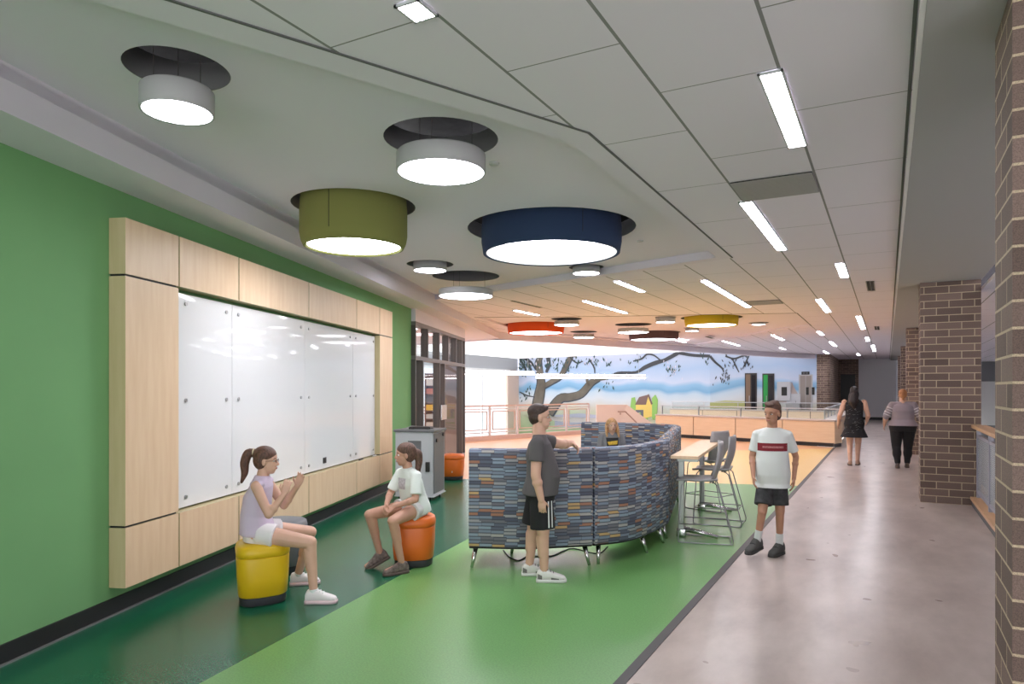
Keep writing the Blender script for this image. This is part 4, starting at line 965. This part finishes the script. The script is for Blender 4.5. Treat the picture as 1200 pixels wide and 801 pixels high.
def shoe(parent,an,yaw,L,mU,mS,pitch=0,high=0,sole_lab=None):
    """shoe around ankle an; local x = toe direction"""
    R=Matrix.Rotation(yaw,4,'Z')@Matrix.Rotation(pitch,4,'Y'); zb=-an[2] if pitch==0 else -an[2]
    Mx=Matrix.Translation(Vector(an))@R
    h=.075 if pitch==0 else .075
    base=-an[2] if pitch==0 else -.07
    q=new(); R_=[]
    la,fo=V3(0,1,0),V3(0,0,1)
    for x,hw,z1 in ((-.27,.030,.055),(-.20,.036,.085+high),(-.02,.037,.094+high),(.14,.038,.086+high*.7),(.35,.042,.062),(.58,.043,.044),(.70,.034,.034),(.76,.018,.022)):
        R_.append((V3(x*L,0,base+.018+z1/2),la,fo,hw*L/.24,z1/2))
    rings_loft(q,R_,20,2.6)
    for v in q.verts: v.co=Mx@v.co
    s=bake('shoe',q,mU,parent,.005,3)
    q=new(); pts=[(-.29,.028),(-.2,.038),(.1,.038),(.4,.046),(.6,.045),(.73,.034),(.79,.014)]
    out=[(x*L,w*L/.24) for x,w in pts]+[(x*L,-w*L/.24) for x,w in pts[::-1]]
    prism(q,out,base+.001,base+.026); 
    for v in q.verts: v.co=Mx@v.co
    sh=obj('sole',q,mS,s,True)
    return s,Mx,base
def laces(shoe_o,Mx,base,L,m):
    q=new()
    for k in range(3):
        x=(.12+.1*k)*L; z=base+.0205+(.090-.0095*k*1.25); bar(q,Mx@V3(x,-.026,z-.006),Mx@V3(x,0,z),.007,.006); bar(q,Mx@V3(x,0,z),Mx@V3(x,.026,z-.006),.007,.006)
    obj('laces',q,m,shoe_o)
def hand(q,wr,d,pn,thumb,s,curl=.35,spread=.12):
    """palm + five bent fingers. d: direction, pn: palm normal, thumb: side vector"""
    d=Vector(d).normalized(); th=Vector(thumb); th=(th-d*th.dot(d)).normalized(); pn_=d.cross(th); 
    if pn_.dot(Vector(pn))<0: pn_=-pn_
    pn=pn_; wr=Vector(wr)
    pl,pw,pt=.085*s,.040*s,.014*s
    R_=[]
    for f,w,t in ((-.05,.024,.016),(.3,.034,.0165),(.7,.040,.015),(1.0,.038,.011)):
        R_.append((wr+d*pl*f,th,pn,w*s,t*s))
    rings_loft(q,R_,16,2.4)
    for k,(off,ln) in enumerate(((.028,.066),(.0095,.074),(-.0095,.07),(-.028,.055))):
        b=wr+d*pl*.93+th*off*s; dd=(d+th*(off/.028)*spread).normalized(); p=b; ang=curl*(1+.12*k)
        for seg,(fr,r) in enumerate(((.45,.0088),(.32,.0078),(.23,.0068))):
            a_=ang*(seg+1)*.75; v=(dd*math.cos(a_)+pn*math.sin(a_)).normalized(); p2=p+v*ln*fr*s*1.02; cone(q,p,p2,r*s,(r-.001)*s,8); p=p2
    b=wr+d*pl*.25+th*.026*s; v=(th*.62+d*.7+pn*.35).normalized(); p2=b+v*.045*s; cone(q,b,p2,.0125*s,.0098*s,8); v=(th*.2+d*.9+pn*.4).normalized(); cone(q,p2,p2+v*.032*s,.0095*s,.0078*s,8)
def human(o):
    H=o['H']; root=thing('person',o['label'],'person',o['loc'],o['yaw']); J=dict(
        pel=(0,0,.52*H),waist=(0,0,.615*H),chest=(0,0,.73*H),neck=(-.005,0,.83*H),head=(.012,0,.932*H),
        shL=(0,.106*H,.795*H),shR=(0,-.106*H,.795*H),elL=(-.01,.15*H,.63*H),elR=(-.01,-.15*H,.63*H),wrL=(.03,.155*H,.49*H),wrR=(.03,-.155*H,.49*H),
        hpL=(0,.042*H,.51*H),hpR=(0,-.042*H,.51*H),knL=(.015,.06*H,.285*H),knR=(.015,-.06*H,.285*H),anL=(-.01,.06*H,.055*H),anR=(-.01,-.06*H,.055*H)); J.update(o.get('J',{}))
    J={k:Vector(v) for k,v in J.items()}; fat=o.get('fat',1.0); belly=o.get('belly',fat); hipf=o.get('hipf',fat); legf=o.get('legf',fat); armf=o.get('armf',fat)
    skin=o['skin']; hs=o.get('head_h',.2)/.22
    la_h=(J['hpL']-J['hpR']).normalized(); la_s=(J['shL']-J['shR']).normalized()
    up=lambda a,b:(b-a).normalized()
    def fwd(la,u): f=la.cross(u); return f.normalized()
    U=up(J['pel'],J['neck'])
    def tors(g,gd=None,z0=-.05,top=True,flare=0,hem=None,loose=.012):
        gd=gd or g; R_=[]
        fh=fwd(la_h,U); fs=fwd(la_s,U); lm=(la_h+la_s).normalized(); fm=fwd(lm,U)
        lo=loose if hem is not None else 0
        if hem is not None: R_.append((J['pel']+U*hem,la_h,fh,.092*H*hipf*(flare or 1)+g+lo,(.070*H*hipf*(flare or 1))+gd+lo))
        if hem is None or hem<z0*H-.02: R_.append((J['pel']+U*z0*H,la_h,fh,.084*H*hipf+g+lo,.060*H*hipf+gd+lo))
        R_.append((J['pel']+U*max(.01,(hem if hem is not None else -9)+.015),la_h,fh,.091*H*hipf+g+lo,.069*H*hipf+gd+lo))
        R_.append((J['waist']+fm*.012*(belly-1)*6,lm,fm,.078*H*belly+g+lo*.9,.058*H*belly*1.08+gd+lo*.6))
        R_.append((J['waist']*.45+J['chest']*.55+fm*.01*(belly-1)*4,lm,fm,.082*H*(belly+fat)/2+g+lo*.5,.060*H*(belly+fat)/2+gd+lo*.4))
        R_.append((J['chest'],la_s,fs,.092*H*fat+g,.062*H*fat+gd))
        shm=(J['shL']+J['shR'])/2
        sw=(J['shL']-J['shR']).length/2; R_.append((shm-U*.012,la_s,fs,max(.096*H,sw*.98)+g,.046*H*fat+gd))
        R_.append((shm+U*.022*H,la_s,fs,.070*H+g,.036*H+gd))
        if top: R_.append((shm+U*.045*H,la_s,fs,.034*H+g,.03*H+gd))
        return R_
    # ---- body
    q=new(); rings_loft(q,tors(-.006)); sh=H/1.5
    cone(q,J['neck']-U*.02*H,J['head']-V3(.01,0,.03),.033*H*min(1.25,fat),.031*H*min(1.2,fat))
    for s in 'LR':
        cone(q,J['sh'+s],J['el'+s],.029*H*armf,.023*H*armf); cone(q,J['el'+s],J['wr'+s],.0235*H*armf,.0155*H*min(armf,1.2))
        m_=J['el'+s]*.7+J['wr'+s]*.3; ell(q,m_,(.025*H*armf,)*3)
        dflt=(J['wr'+s]-J['el'+s]).normalized(); hd=o.get('hand'+s,{}); inn=1 if s=='R' else -1
        hand(q,J['wr'+s],hd.get('d',dflt),hd.get('pn',(0,inn,0)),hd.get('th',(1,0,0)),H/1.72*1.0,hd.get('curl',.35))
        cone(q,J['hp'+s],J['kn'+s],.052*H*legf,.033*H*legf); cone(q,J['kn'+s],J['an'+s],.031*H*legf,.0205*H*min(legf,1.15))
        m_=J['kn'+s]*.68+J['an'+s]*.32; ax=(J['kn'+s]-J['an'+s]).normalized(); hpv=(J['hp'+s]-J['kn'+s]); back=(hpv-ax*hpv.dot(ax)); back=back.normalized() if back.length>.05 else V3(-1,0,0)
        cone(q,m_+back*.008*H+ax*.04*H,m_+back*.008*H-ax*.05*H,.03*H*legf,.024*H*legf)
        fy=o.get('foot'+s,0); f=V3(math.cos(fy),math.sin(fy),0); tp=o.get('tip'+s,0); cone(q,J['an'+s]-V3(0,0,.015),J['an'+s]+f*.1*H*math.cos(tp)-V3(0,0,(.045 if tp==0 else .03)+.1*H*math.sin(tp)),.018*H,.012*H)
    # ---- head
    hr=o.get('hrot',(0,0,0)); HM=Matrix.Translation(J['head'])@Matrix.Rotation(hr[0],4,'Z')@Matrix.Rotation(hr[1],4,'Y')@Matrix.Rotation(hr[2],4,'X')
    R3=HM.to_3x3(); hp=lambda x,y,z:HM@(V3(x,y,z)*hs); sc=lambda *r:tuple(c*hs for c in r); ck=o.get('cheek',1.0)
    ell(q,hp(-.008,0,.028),sc(.092,.073,.083),R3,28); ell(q,hp(.018,0,-.030),sc(.064,.058*ck,.078),R3,28); ell(q,hp(.046,0,-.088),sc(.028,.030*ck,.022),R3)
    ell(q,hp(.035,0,-.062),sc(.048,.050*ck,.042),R3)
    cone(q,hp(.080,0,.004),hp(.096,0,-.026),.0075*hs,.0125*hs,10); ell(q,hp(.086,0,-.030),sc(.012,.017,.010),R3)
    ell(q,hp(.074,0,-.058),sc(.014,.026,.010),R3)
    for s in (1,-1):
        ell(q,hp(-.004,s*.074,-.012),sc(.018,.010,.029),R3); ell(q,hp(.052,s*.030,.020),sc(.022,.026,.010),R3)
    body=bake('body',q,skin,root,o.get('vox',.0055),3)
    # face parts
    for s in (1,-1):
        q=new(); ell(q,hp(.0655,s*.031,.002),sc(.0120,.0135,.0068),R3,12); e=obj('eye',q,mat('eye_white',(.72,.70,.68),.3),root,True)
        q=new(); ell(q,hp(.0745,s*.030,.002),sc(.0048,.0068,.0068),R3,10); obj('iris',q,mat('iris',(.05,.035,.025),.3),e,True)
        q=new(); 
        pb=[hp(.0785,s*.016,.0215),hp(.0775,s*.031,.026),hp(.066,s*.047,.022)]; tube(q,catmull(pb,3),[.0024*hs]*7,6); obj('eyebrow',q,mat('brow_'+o['hairn'],tuple(c*.8 for c in o['hairc']),.8),root,True)
    q=new(); ell(q,hp(.0865,0,-.0565),sc(.0045,.021,.0035),R3,12); ell(q,hp(.0855,0,-.0625),sc(.0055,.017,.0042),R3,12); obj('mouth',q,mat('lips',srgb(176,104,98),.5),root,True)
    # ---- hair
    hm=hairm(o['hairn'],o['hairc']); q=new(); st=o['hair']
    if st=='short': ell(q,hp(-.022,0,.052),sc(.096,.077,.077),R3,24); ell(q,hp(-.038,0,.010),sc(.070,.075,.086),R3,24); ell(q,hp(.048,.01,.094),sc(.03,.045,.018),R3)
    else: ell(q,hp(-.018,0,.045),sc(.098,.082,.079),R3,24); ell(q,hp(-.036,0,.004),sc(.074,.079,.088),R3,24)
    for c in o.get('hair_extra',[]): 
        if c[0]=='t':
            pts=catmull([hp(*p) for p in c[1]],4); k=len(pts); rr=[c[2][min(len(c[2])-1,int(i/(k-1)*(len(c[2])-1)))]*(1-(i/(k-1)*(len(c[2])-1))%1)+c[2][min(len(c[2])-1,int(i/(k-1)*(len(c[2])-1))+1)]*((i/(k-1)*(len(c[2])-1))%1) for i in range(k)]
            for i in range(k-1): cone(q,pts[i],pts[i+1],rr[i]*hs,rr[i+1]*hs,12)
        else: ell(q,hp(*c[1]),sc(*c[2]),R3,20)
    bake('hair',q,hm,root,.006,2)
    # ---- clothes
    out={'root':root,'J':J,'hp':hp,'body':body,'H':H}
    t=o['top']; q=new(); R_=tors(.010,None,-.05,True,hem=t.get('hem',-.09)*1.0,flare=t.get('flare',0),loose=t.get('loose',.014)); rings_loft(q,R_)
    shm_=(J['shL']+J['shR'])/2
    if t.get('sleeve',0)>0:
        for s in 'LR': cone(q,shm_+U*.018*H+(J['sh'+s]-shm_)*.35,J['sh'+s]-U*.002,.026*H+.004,.029*H*armf+.004)
        for s in 'LR':
            f=min(1,t['sleeve']); e=J['sh'+s]*(1-f)+J['el'+s]*f; cone(q,J['sh'+s]+U*.002,e,.031*H*armf+.004,.033*H*armf+.005 if t['sleeve']<=1 else .029*H*armf,18,caps=True if t['sleeve']>1 else False)
            if t['sleeve']<=1: ell(q,J['sh'+s]-U*.004,(.032*H*armf+.004,)*3)
            if t['sleeve']>1: w=J['el'+s]*(2-t['sleeve'])+J['wr'+s]*(t['sleeve']-1); cone(q,J['el'+s],w,.029*H*armf,.024*H*armf,18)
    elif t.get('frill'):
        for s in 'LR': ell(q,J['sh'+s]*.86+(J['shL']+J['shR'])*.07+U*.012,(.038*H,.03*H,.022*H))
    out['top']=bake(t['name'],q,t['mat'],root,.007,t.get('sm',4))
    b=o.get('bottom')
    if b:
        q=new(); rings_loft(q,[r for r in tors(.006,None,-.05)[:4 if True else 3]][:3])
        for s in 'LR':
            f=b['len']
            if f<=1: e=J['hp'+s]*(1-f)+J['kn'+s]*f; cone(q,J['hp'+s],e,.055*H*legf+.004,b.get('w',.052)*H*legf+.008,22,caps=False); ell(q,J['hp'+s],(.049*H*legf+.003,)*3)
            else:
                cone(q,J['hp'+s],J['kn'+s],.057*H*legf,.038*H*legf); cone(q,J['kn'+s],J['kn'+s]*(2-f)+J['an'+s]*(f-1),.038*H*legf,b.get('w',.03)*H); mm=J['kn'+s]*.6+J['an'+s]*.4; ell(q,mm-V3(.008*H,0,0),(.036*H*legf,.036*H*legf,.09*H))
        out['bottom']=bake(b['name'],q,b['mat'],root,.007,4)
    S_=o['shoes']
    for s in 'LR':
        if S_.get('sock'):
            ax=(J['kn'+s]-J['an'+s]).normalized(); q=new(); cone(q,J['an'+s]-ax*.03,J['an'+s]+ax*S_['sock'],.0235*H,.0235*H,18,caps=False); bake('sock',q,S_['sockm'],root,.005,2)
        L=S_.get('L',.15*H); a,b_,c=shoe(root,tuple(J['an'+s]),o.get('foot'+s,0),L,S_['mat'],S_['sole'],o.get('tip'+s,0),S_.get('high',0))
        if S_.get('laces'): laces(a,b_,c,L,S_['laces'])
    return out
white=CL('white',srgb(226,230,228)); blk=CL('black',(.012,.012,.014)); 
wsole=mat('white_rubber',(.75,.75,.73),.5); lace=mat('lace_white',(.8,.8,.8),.7)
sk1=SK('fair',srgb(214,170,148)); sk2=SK('tan',srgb(196,150,128)); sk3=SK('light_tan',srgb(190,140,114))
# --- boy in grey shirt leaning on the booth
D=5.85; 
r=human(dict(H=1.47,label='boy in grey t-shirt and black striped shorts standing with one arm on the booth',loc=W((633-600)/F*D,D),yaw=TH,skin=sk1,fat=1.22,belly=1.38,hipf=1.26,legf=1.12,armf=1.22,head_h=.205,cheek=1.08,hair='short',hairn='dark_brown',hairc=srgb(66,48,42),
  J=dict(neck=(-.01,0,1.21),head=(.0,0,1.363),shR=(-.03,-.165,1.155),elR=(-.045,-.205,.90),wrR=(.0,-.215,.70),shL=(.02,.165,1.155),elL=(.20,.235,1.115),wrL=(.30,.355,1.118),pel=(0,0,.74),waist=(0,0,.87),chest=(.0,0,1.05),hpL=(-.01,.085,.74),hpR=(.0,-.085,.74),
     knL=(-.055,.10,.41),anL=(-.09,.10,.075),knR=(.02,-.10,.41),anR=(.03,-.10,.075)),
  handL=dict(d=(.50,-.30,-.45),pn=(-.1,-.3,-1),th=(.5,-1,0),curl=.5),handR=dict(d=(.12,0,-1),pn=(0,1,0),th=(1,0,0),curl=.4),
  top=dict(name='t_shirt',mat=CL('charcoal',srgb(92,88,90)),sleeve=.58,hem=-.02),bottom=dict(name='shorts',mat=blk,len=.90,w=.060),
  shoes=dict(mat=mat('shoe_white_leather',srgb(222,220,216),.5),sole=wsole,sock=.09,sockm=white,laces=mat('lace_grey',srgb(120,118,116),.7),L=.235)))
for k in range(3):
    x=.055+.028*k
    wrap('stripe',r['bottom'],[(x,-.3,.68),(x+.011,-.3,.68),(x+.016,-.3,.41),(x+.005,-.3,.41)],(0,1,0),white,r['bottom'],.003,2,14)
for s,yy in (('L',.10),('R',-.10)):
    pass
J_=r['J']
for ch in [c for c in r['root'].children if c.name.startswith('shoe')]:
    an=J_['anR'] if sum((v.co.y for v in ch.data.vertices))<0 else J_['anL']
    for (x0,x1,z0,z1,nm) in ((-.055,-.02,.02,.075,'heel_patch'),(.055,.12,.02,.045,'side_patch')):
        wrap(nm,ch,[(an.x+x0,-.5,z1),(an.x+x1,-.5,z1*.8),(an.x+x1,-.5,z0),(an.x+x0,-.5,z0)],(0,1,0),mat('grey_suede',srgb(120,116,114),.8),ch,.002,4,4)
# --- girl in lilac on yellow ottoman
D=5.25
r=human(dict(H=1.42,label='girl in sleeveless lilac top and white shorts seated on the yellow ottoman, gesturing',loc=W(-1.90,D),yaw=TH+.06,skin=sk1,fat=1.0,belly=1.02,hipf=1.05,legf=1.05,armf=.98,head_h=.2,hair='pony',hairn='brown',hairc=srgb(96,66,54),
  J=dict(pel=(-.03,0,.525),waist=(-.045,0,.65),chest=(-.03,0,.785),neck=(.0,0,.925),head=(.035,0,1.06),shL=(.0,.14,.885),shR=(.0,-.14,.885),elR=(.10,-.17,.68),wrR=(.20,-.13,.82),elL=(.12,.17,.69),wrL=(.24,.10,.85),
    hpL=(-.01,.075,.52),hpR=(.0,-.075,.52),knR=(.385,-.10,.455),anR=(.41,-.10,.075),knL=(.30,.28,.455),anL=(.17,.40,.075)),
  handR=dict(d=(.25,.15,1),pn=(0,1,0),th=(-.8,0,.3),curl=.3),handL=dict(d=(.4,-.1,1),pn=(0,-1,0),th=(-.8,0,.3),curl=.3),footL=.25,
  hrot=(.05,.06,0),hair_extra=[('t',[(-.09,0,.065),(-.15,0,.05),(-.175,0,-.03),(-.17,0,-.11),(-.19,0,-.19)],[.028,.040,.038,.030,.012])],
  top=dict(name='sleeveless_top',mat=CL('lilac',srgb(212,196,218)),sleeve=0,frill=1,hem=-.02),bottom=dict(name='shorts',mat=CL('white_shorts',srgb(232,228,230)),len=.32,w=.056),
  shoes=dict(mat=mat('shoe_white',srgb(232,226,226),.6),sole=mat('pink_white_sole',srgb(226,200,204),.5),sock=.035,sockm=white,laces=lace,L=.225)))
hp=r['hp']; q=new()
for s in (1,-1):
    c=[hp(.088,s*.031+.02*math.cos(a),.002+.015*math.sin(a)) for a in [2*PI*k/12 for k in range(13)]]; tube(q,c,.0016,5); tube(q,[hp(.087,s*.051,.006),hp(.0,s*.079,.002)],.0016,5)
tube(q,[hp(.089,.011,.004),hp(.089,-.011,.004)],.0016,5); obj('glasses',q,mat('glasses_frame',srgb(96,60,66),.4),r['root'])
q=new(); c=[hp(-.10+.01*math.cos(a),.028*math.cos(a+1.57),.066+.03*math.sin(a)) for a in [2*PI*k/12 for k in range(13)]]; tube(q,[hp(-.108,.03*math.cos(a),.062+.03*math.sin(a)) for a in [2*PI*k/12 for k in range(13)]],.006*1,6); obj('hair_tie',q,mat('hair_tie_cream',srgb(210,200,170),.8),r['root'])
# --- girl in white on orange ottoman
D=6.32
r=human(dict(H=1.42,label='girl in white t-shirt with brown ponytail seated on the near orange ottoman, hands clasped',loc=W((484-600)/F*D,D),yaw=TH+math.radians(220),skin=sk2,fat=1.0,hipf=1.05,legf=1.0,armf=.98,head_h=.2,hair='pony',hairn='brown2',hairc=srgb(98,70,58),
  J=dict(pel=(-.02,0,.525),waist=(.0,0,.63),chest=(.03,0,.75),neck=(.055,0,.875),head=(.085,0,1.01),shL=(.05,.135,.83),shR=(.05,-.135,.83),elL=(.10,.20,.63),wrL=(.27,.12,.575),elR=(.14,-.17,.64),wrR=(.29,.03,.59),
    hpL=(.0,.075,.52),hpR=(.0,-.075,.52),knR=(.41,-.06,.495),anR=(.28,-.10,.115),knL=(.34,.22,.47),anL=(.24,.20,.09)),
  handR=dict(d=(.6,.45,-.55),pn=(-.4,0,-1),th=(.5,1,.3),curl=.55),handL=dict(d=(.75,-.25,-.5),pn=(-.4,0,-1),th=(.4,-1,.3),curl=.5),footL=-.1,footR=-.35,tipR=.45,
  hrot=(-.45,.05,0),hair_extra=[('t',[(-.085,0,.03),(-.13,0,.0),(-.135,0,-.08),(-.12,0,-.17),(-.13,0,-.23)],[.030,.042,.038,.028,.012])],
  top=dict(name='t_shirt',mat=CL('offwhite',srgb(224,232,226)),sleeve=.82,hem=-.05),bottom=dict(name='shorts',mat=CL('pale_grey',srgb(206,206,204),noise=.1),len=.28,w=.057),
  shoes=dict(mat=mat('patterned_slip_on',srgb(110,98,92),.8,noise=.55,nscale=40),sole=mat('brown_sole',srgb(92,80,72),.7),L=.22)))
wrap('shirt_print',r['top'],[(.3,.065,.80),(.3,-.06,.80),(.3,-.05,.70),(.3,.055,.70)],(-1,0,0),mat('faded_print',srgb(190,186,190),.8,noise=.25,nscale=50),r['top'],.002,6,6)
# --- blonde girl seated in the booth
D=10.55
r=human(dict(H=1.5,label='girl with long blonde hair and grey sleeved top seated inside the patterned booth',loc=W((716-600)/F*D,D),yaw=TH-PI/2+.05,skin=sk1,head_h=.205,hair='long',hairn='blonde',hairc=srgb(196,150,104),
  J=dict(pel=(.02,0,.53),waist=(.02,0,.66),chest=(.03,0,.79),neck=(.05,0,.93),head=(.07,0,1.055),shL=(.03,.15,.885),shR=(.03,-.15,.885),elL=(.08,.2,.66),wrL=(.26,.12,.62),elR=(.08,-.2,.66),wrR=(.26,-.12,.62),
   hpL=(.03,.08,.52),hpR=(.03,-.08,.52),knL=(.44,.1,.50),knR=(.44,-.1,.50),anL=(.46,.1,.075),anR=(.46,-.1,.075)),
  hrot=(.05,0,.06),hair_extra=[('t',[(-.02,.062,.07),(-.02,.088,-.0),(-.005,.094,-.09),(.02,.10,-.19)],[.020,.022,.028,.018]),('t',[(-.02,-.062,.07),(-.02,-.088,-.0),(-.005,-.092,-.09),(.015,-.095,-.17)],[.020,.022,.026,.016]),('e',(-.05,0,-.10),(.045,.085,.11))],
  top=dict(name='sweater',mat=CL('grey_sweater',srgb(126,126,130)),sleeve=1.8,hem=-.05),bottom=dict(name='jeans',mat=CL('denim',srgb(60,70,96)),len=1.85),
  shoes=dict(mat=mat('shoe_white',srgb(232,226,226),.6),sole=wsole)))
wrap('chest_print',r['top'],[(.3,.095,.87),(.3,-.095,.87),(.3,-.08,.70),(.3,.08,.70)],(-1,0,0),mat('print_black',(.02,.02,.022),.8),r['top'],.002,6,6)
wrap('print_letters',r['top'],[(.3,.08,.83),(.3,-.08,.81),(.3,-.06,.76),(.3,.07,.77)],(-1,0,0),mat('print_gold',srgb(206,172,64),.8,noise=.3,nscale=60),r['top'],.004,6,6)
# --- boy walking
D=6.7
r=human(dict(H=1.475,label='boy in white t-shirt with dark red chest band walking past the stools',loc=W((905-600)/F*D,D),yaw=TH-PI/2-.35,skin=sk3,fat=.99,belly=1.08,hipf=1.0,legf=.88,armf=.86,head_h=.205,hair='short',hairn='mid_brown',hairc=srgb(92,66,54),
  J=dict(neck=(.0,0,1.22),head=(.02,0,1.37),shL=(-.01,.142,1.165),elL=(-.08,.215,.945),wrL=(-.03,.195,.735),shR=(.01,-.142,1.165),elR=(.01,-.185,.94),wrR=(.13,-.17,.76),
    hpL=(0,.06,.75),hpR=(0,-.06,.75),knL=(.03,.07,.42),anL=(-.03,.065,.085),knR=(.13,-.09,.43),anR=(.10,-.14,.125)),
  footL=-.45,footR=-.5,tipR=.12,hrot=(-.55,.16,0),hair_extra=[('e',(.02,-.015,.103),(.05,.05,.024)),('e',(-.035,.01,.10),(.05,.052,.034)),('e',(-.06,0,-.03),(.045,.062,.06))],
  top=dict(name='t_shirt',mat=white,sleeve=.75,hem=-.11,flare=1.05,loose=.024),bottom=dict(name='shorts',mat=CL('dark_camo',srgb(66,66,68),noise=.4,nscale=16),len=.80,w=.058),
  shoes=dict(mat=mat('dark_grey_suede',srgb(84,84,82),.8),sole=mat('dark_sole',srgb(60,60,58),.6),sock=.13,sockm=white,high=.02,laces=mat('lace_dark',srgb(40,40,40),.7),L=.24)))
wrap('chest_band',r['top'],[(.4,.135,1.085),(.4,-.135,1.085),(.4,-.135,1.01),(.4,.135,1.01)],(-1,0,0),CL('maroon',srgb(130,34,44)),r['top'],.003,12,4)
q=None
wrap('band_letters',r['top'],[(.4,.10,1.058),(.4,-.09,1.058),(.4,-.09,1.038),(.4,.10,1.038)],(-1,0,0),mat('band_print',srgb(176,110,112),.8,noise=.4,nscale=70),r['top'],.005,10,2)
# --- two women walking away
D=14.6
r=human(dict(H=1.66,vox=.008,label='woman with long dark hair in a sleeveless black dress walking away',loc=W((1001-600)/F*D,D),yaw=PI/2+.03,skin=sk1,fat=1.12,belly=1.1,hipf=1.15,legf=1.12,armf=1.2,head_h=.215,hair='long',hairn='near_black',hairc=srgb(38,28,30),
  J=dict(shL=(0,.185,1.33),shR=(0,-.185,1.33),elL=(-.05,.27,1.06),wrL=(.08,.30,.86),elR=(.0,-.26,1.06),wrR=(.16,-.24,.93),knL=(.0,.085,.46),anL=(-.10,.075,.09),knR=(.07,-.075,.47),anR=(.06,-.06,.085)),footL=.1,footR=-.1,
  hair_extra=[('e',(-.07,0,-.06),(.055,.095,.13)),('t',[(-.08,0,-.08),(-.11,.01,-.2),(-.125,.0,-.33)],[.085,.095,.04]),('t',[(-.07,.06,-.08),(-.10,.07,-.22),(-.11,.05,-.32)],[.05,.05,.02])],
  top=dict(name='dress',mat=CL('dress_black',(.012,.012,.016)),sleeve=0,hem=-.27,flare=1.38,sm=2),
  shoes=dict(mat=mat('tan_flats',srgb(176,140,120),.6),sole=mat('brown_sole',srgb(92,80,72),.7),L=.24)))
q=new()
tp=r['top']; bv=BVHTree.FromPolygons([v.co.copy() for v in tp.data.vertices],[p.vertices[:] for p in tp.data.polygons])
for k in range(70):
    y=random.uniform(-.2,.2); z=random.uniform(.62,1.35); h=bv.ray_cast(V3(-.8,y,z),V3(1,0,0))
    if h[0]: 
        c=h[0]+V3(-.004,0,0); a=random.uniform(-.9,-.2); bar(q,c,c+V3(0,math.cos(a)*.035,math.sin(a)*.02),.006,.002)
o=obj('dress_specks',q,mat('speck_white',srgb(170,170,176),.8),tp); o['kind']='stuff'
D=14.1
r=human(dict(H=1.60,vox=.008,label='woman with ginger hair bun in grey top with striped sleeves and black trousers walking away',loc=W((1058-600)/F*D,D),yaw=PI/2+.02,skin=sk1,fat=1.38,belly=1.5,hipf=1.72,legf=1.45,armf=1.35,head_h=.21,hair='bun',hairn='ginger',hairc=srgb(176,118,74),
  J=dict(shL=(0,.19,1.28),shR=(0,-.19,1.28),elL=(-.02,.30,1.04),wrL=(.10,.33,.86),elR=(.0,-.32,1.04),wrR=(.03,-.36,.82),hpL=(0,.11,.82),hpR=(0,-.11,.82),knL=(.0,.115,.45),anL=(-.10,.095,.10),knR=(.09,-.095,.45),anR=(.09,-.08,.09)),
  hair_extra=[('e',(-.085,0,-.02),(.05,.055,.055)),('t',[(-.09,0,-.03),(-.10,0,-.1)],[.035,.02])],
  top=dict(name='blouse',mat=CL('mauve_grey',srgb(150,138,146)),sleeve=1.05,hem=.03),bottom=dict(name='trousers',mat=blk,len=1.93,w=.034),
  shoes=dict(mat=mat('taupe_shoe',srgb(90,78,74),.7),sole=mat('brown_sole',srgb(92,80,72),.7),L=.24)))
for s,sg in (('L',1),('R',-1)):
    a=r['J']['sh'+s]; b=r['J']['el'+s]; q=new()
    for k in range(4):
        f0=.25+k*.19; p0=a*(1-f0)+b*f0; p1=a*(.93-f0)+b*(f0+.07) if False else a*(1-f0-.07)+b*(f0+.07); cone(q,p0,p1,.0485*1.6,.048*1.6,20,caps=False)
    obj('sleeve_stripe',q,CL('stripe_navy',srgb(60,60,78)) if False else CL('stripe_white',srgb(214,208,214)),r['top'],True)

# ================================================================ light
w=bpy.data.worlds.new('World'); scn.world=w; w.use_nodes=True; bg=w.node_tree.nodes['Background']; bg.inputs[0].default_value=(.98,.95,1,1); bg.inputs[1].default_value=3.4
def area(name,loc,sx,sy,power,rot=(0,0,0),col=(1,.98,.95)):
    l=bpy.data.lights.new(name,'AREA'); l.shape='RECTANGLE'; l.size=sx; l.size_y=sy; l.energy=power; l.color=col
    o=bpy.data.objects.new(name,l); COL.objects.link(o); o.location=loc; o.rotation_euler=rot; return o
area('rear_fill_light',(-.9,-3.9,1.6),3.6,2.4,420,(PI/2,0,PI),(1,.955,.99))  # unseen area lamp added behind the camera to fill ceiling and walls

# ---------------------------------------------------------------- camera
cam=bpy.data.cameras.new('Camera'); cam.sensor_width=36; cam.lens=F/1200*36; cam.shift_y=(HY-400.5)/1200; cam.clip_end=200
co=bpy.data.objects.new('Camera',cam); COL.objects.link(co); co.location=(0,0,EYE); co.rotation_euler=(PI/2,0,TH); scn.camera=co
scn.view_settings.view_transform='Standard'; scn.view_settings.look='None'; scn.view_settings.gamma=1; scn.view_settings.use_curve_mapping=False; scn.view_settings.exposure=0.16
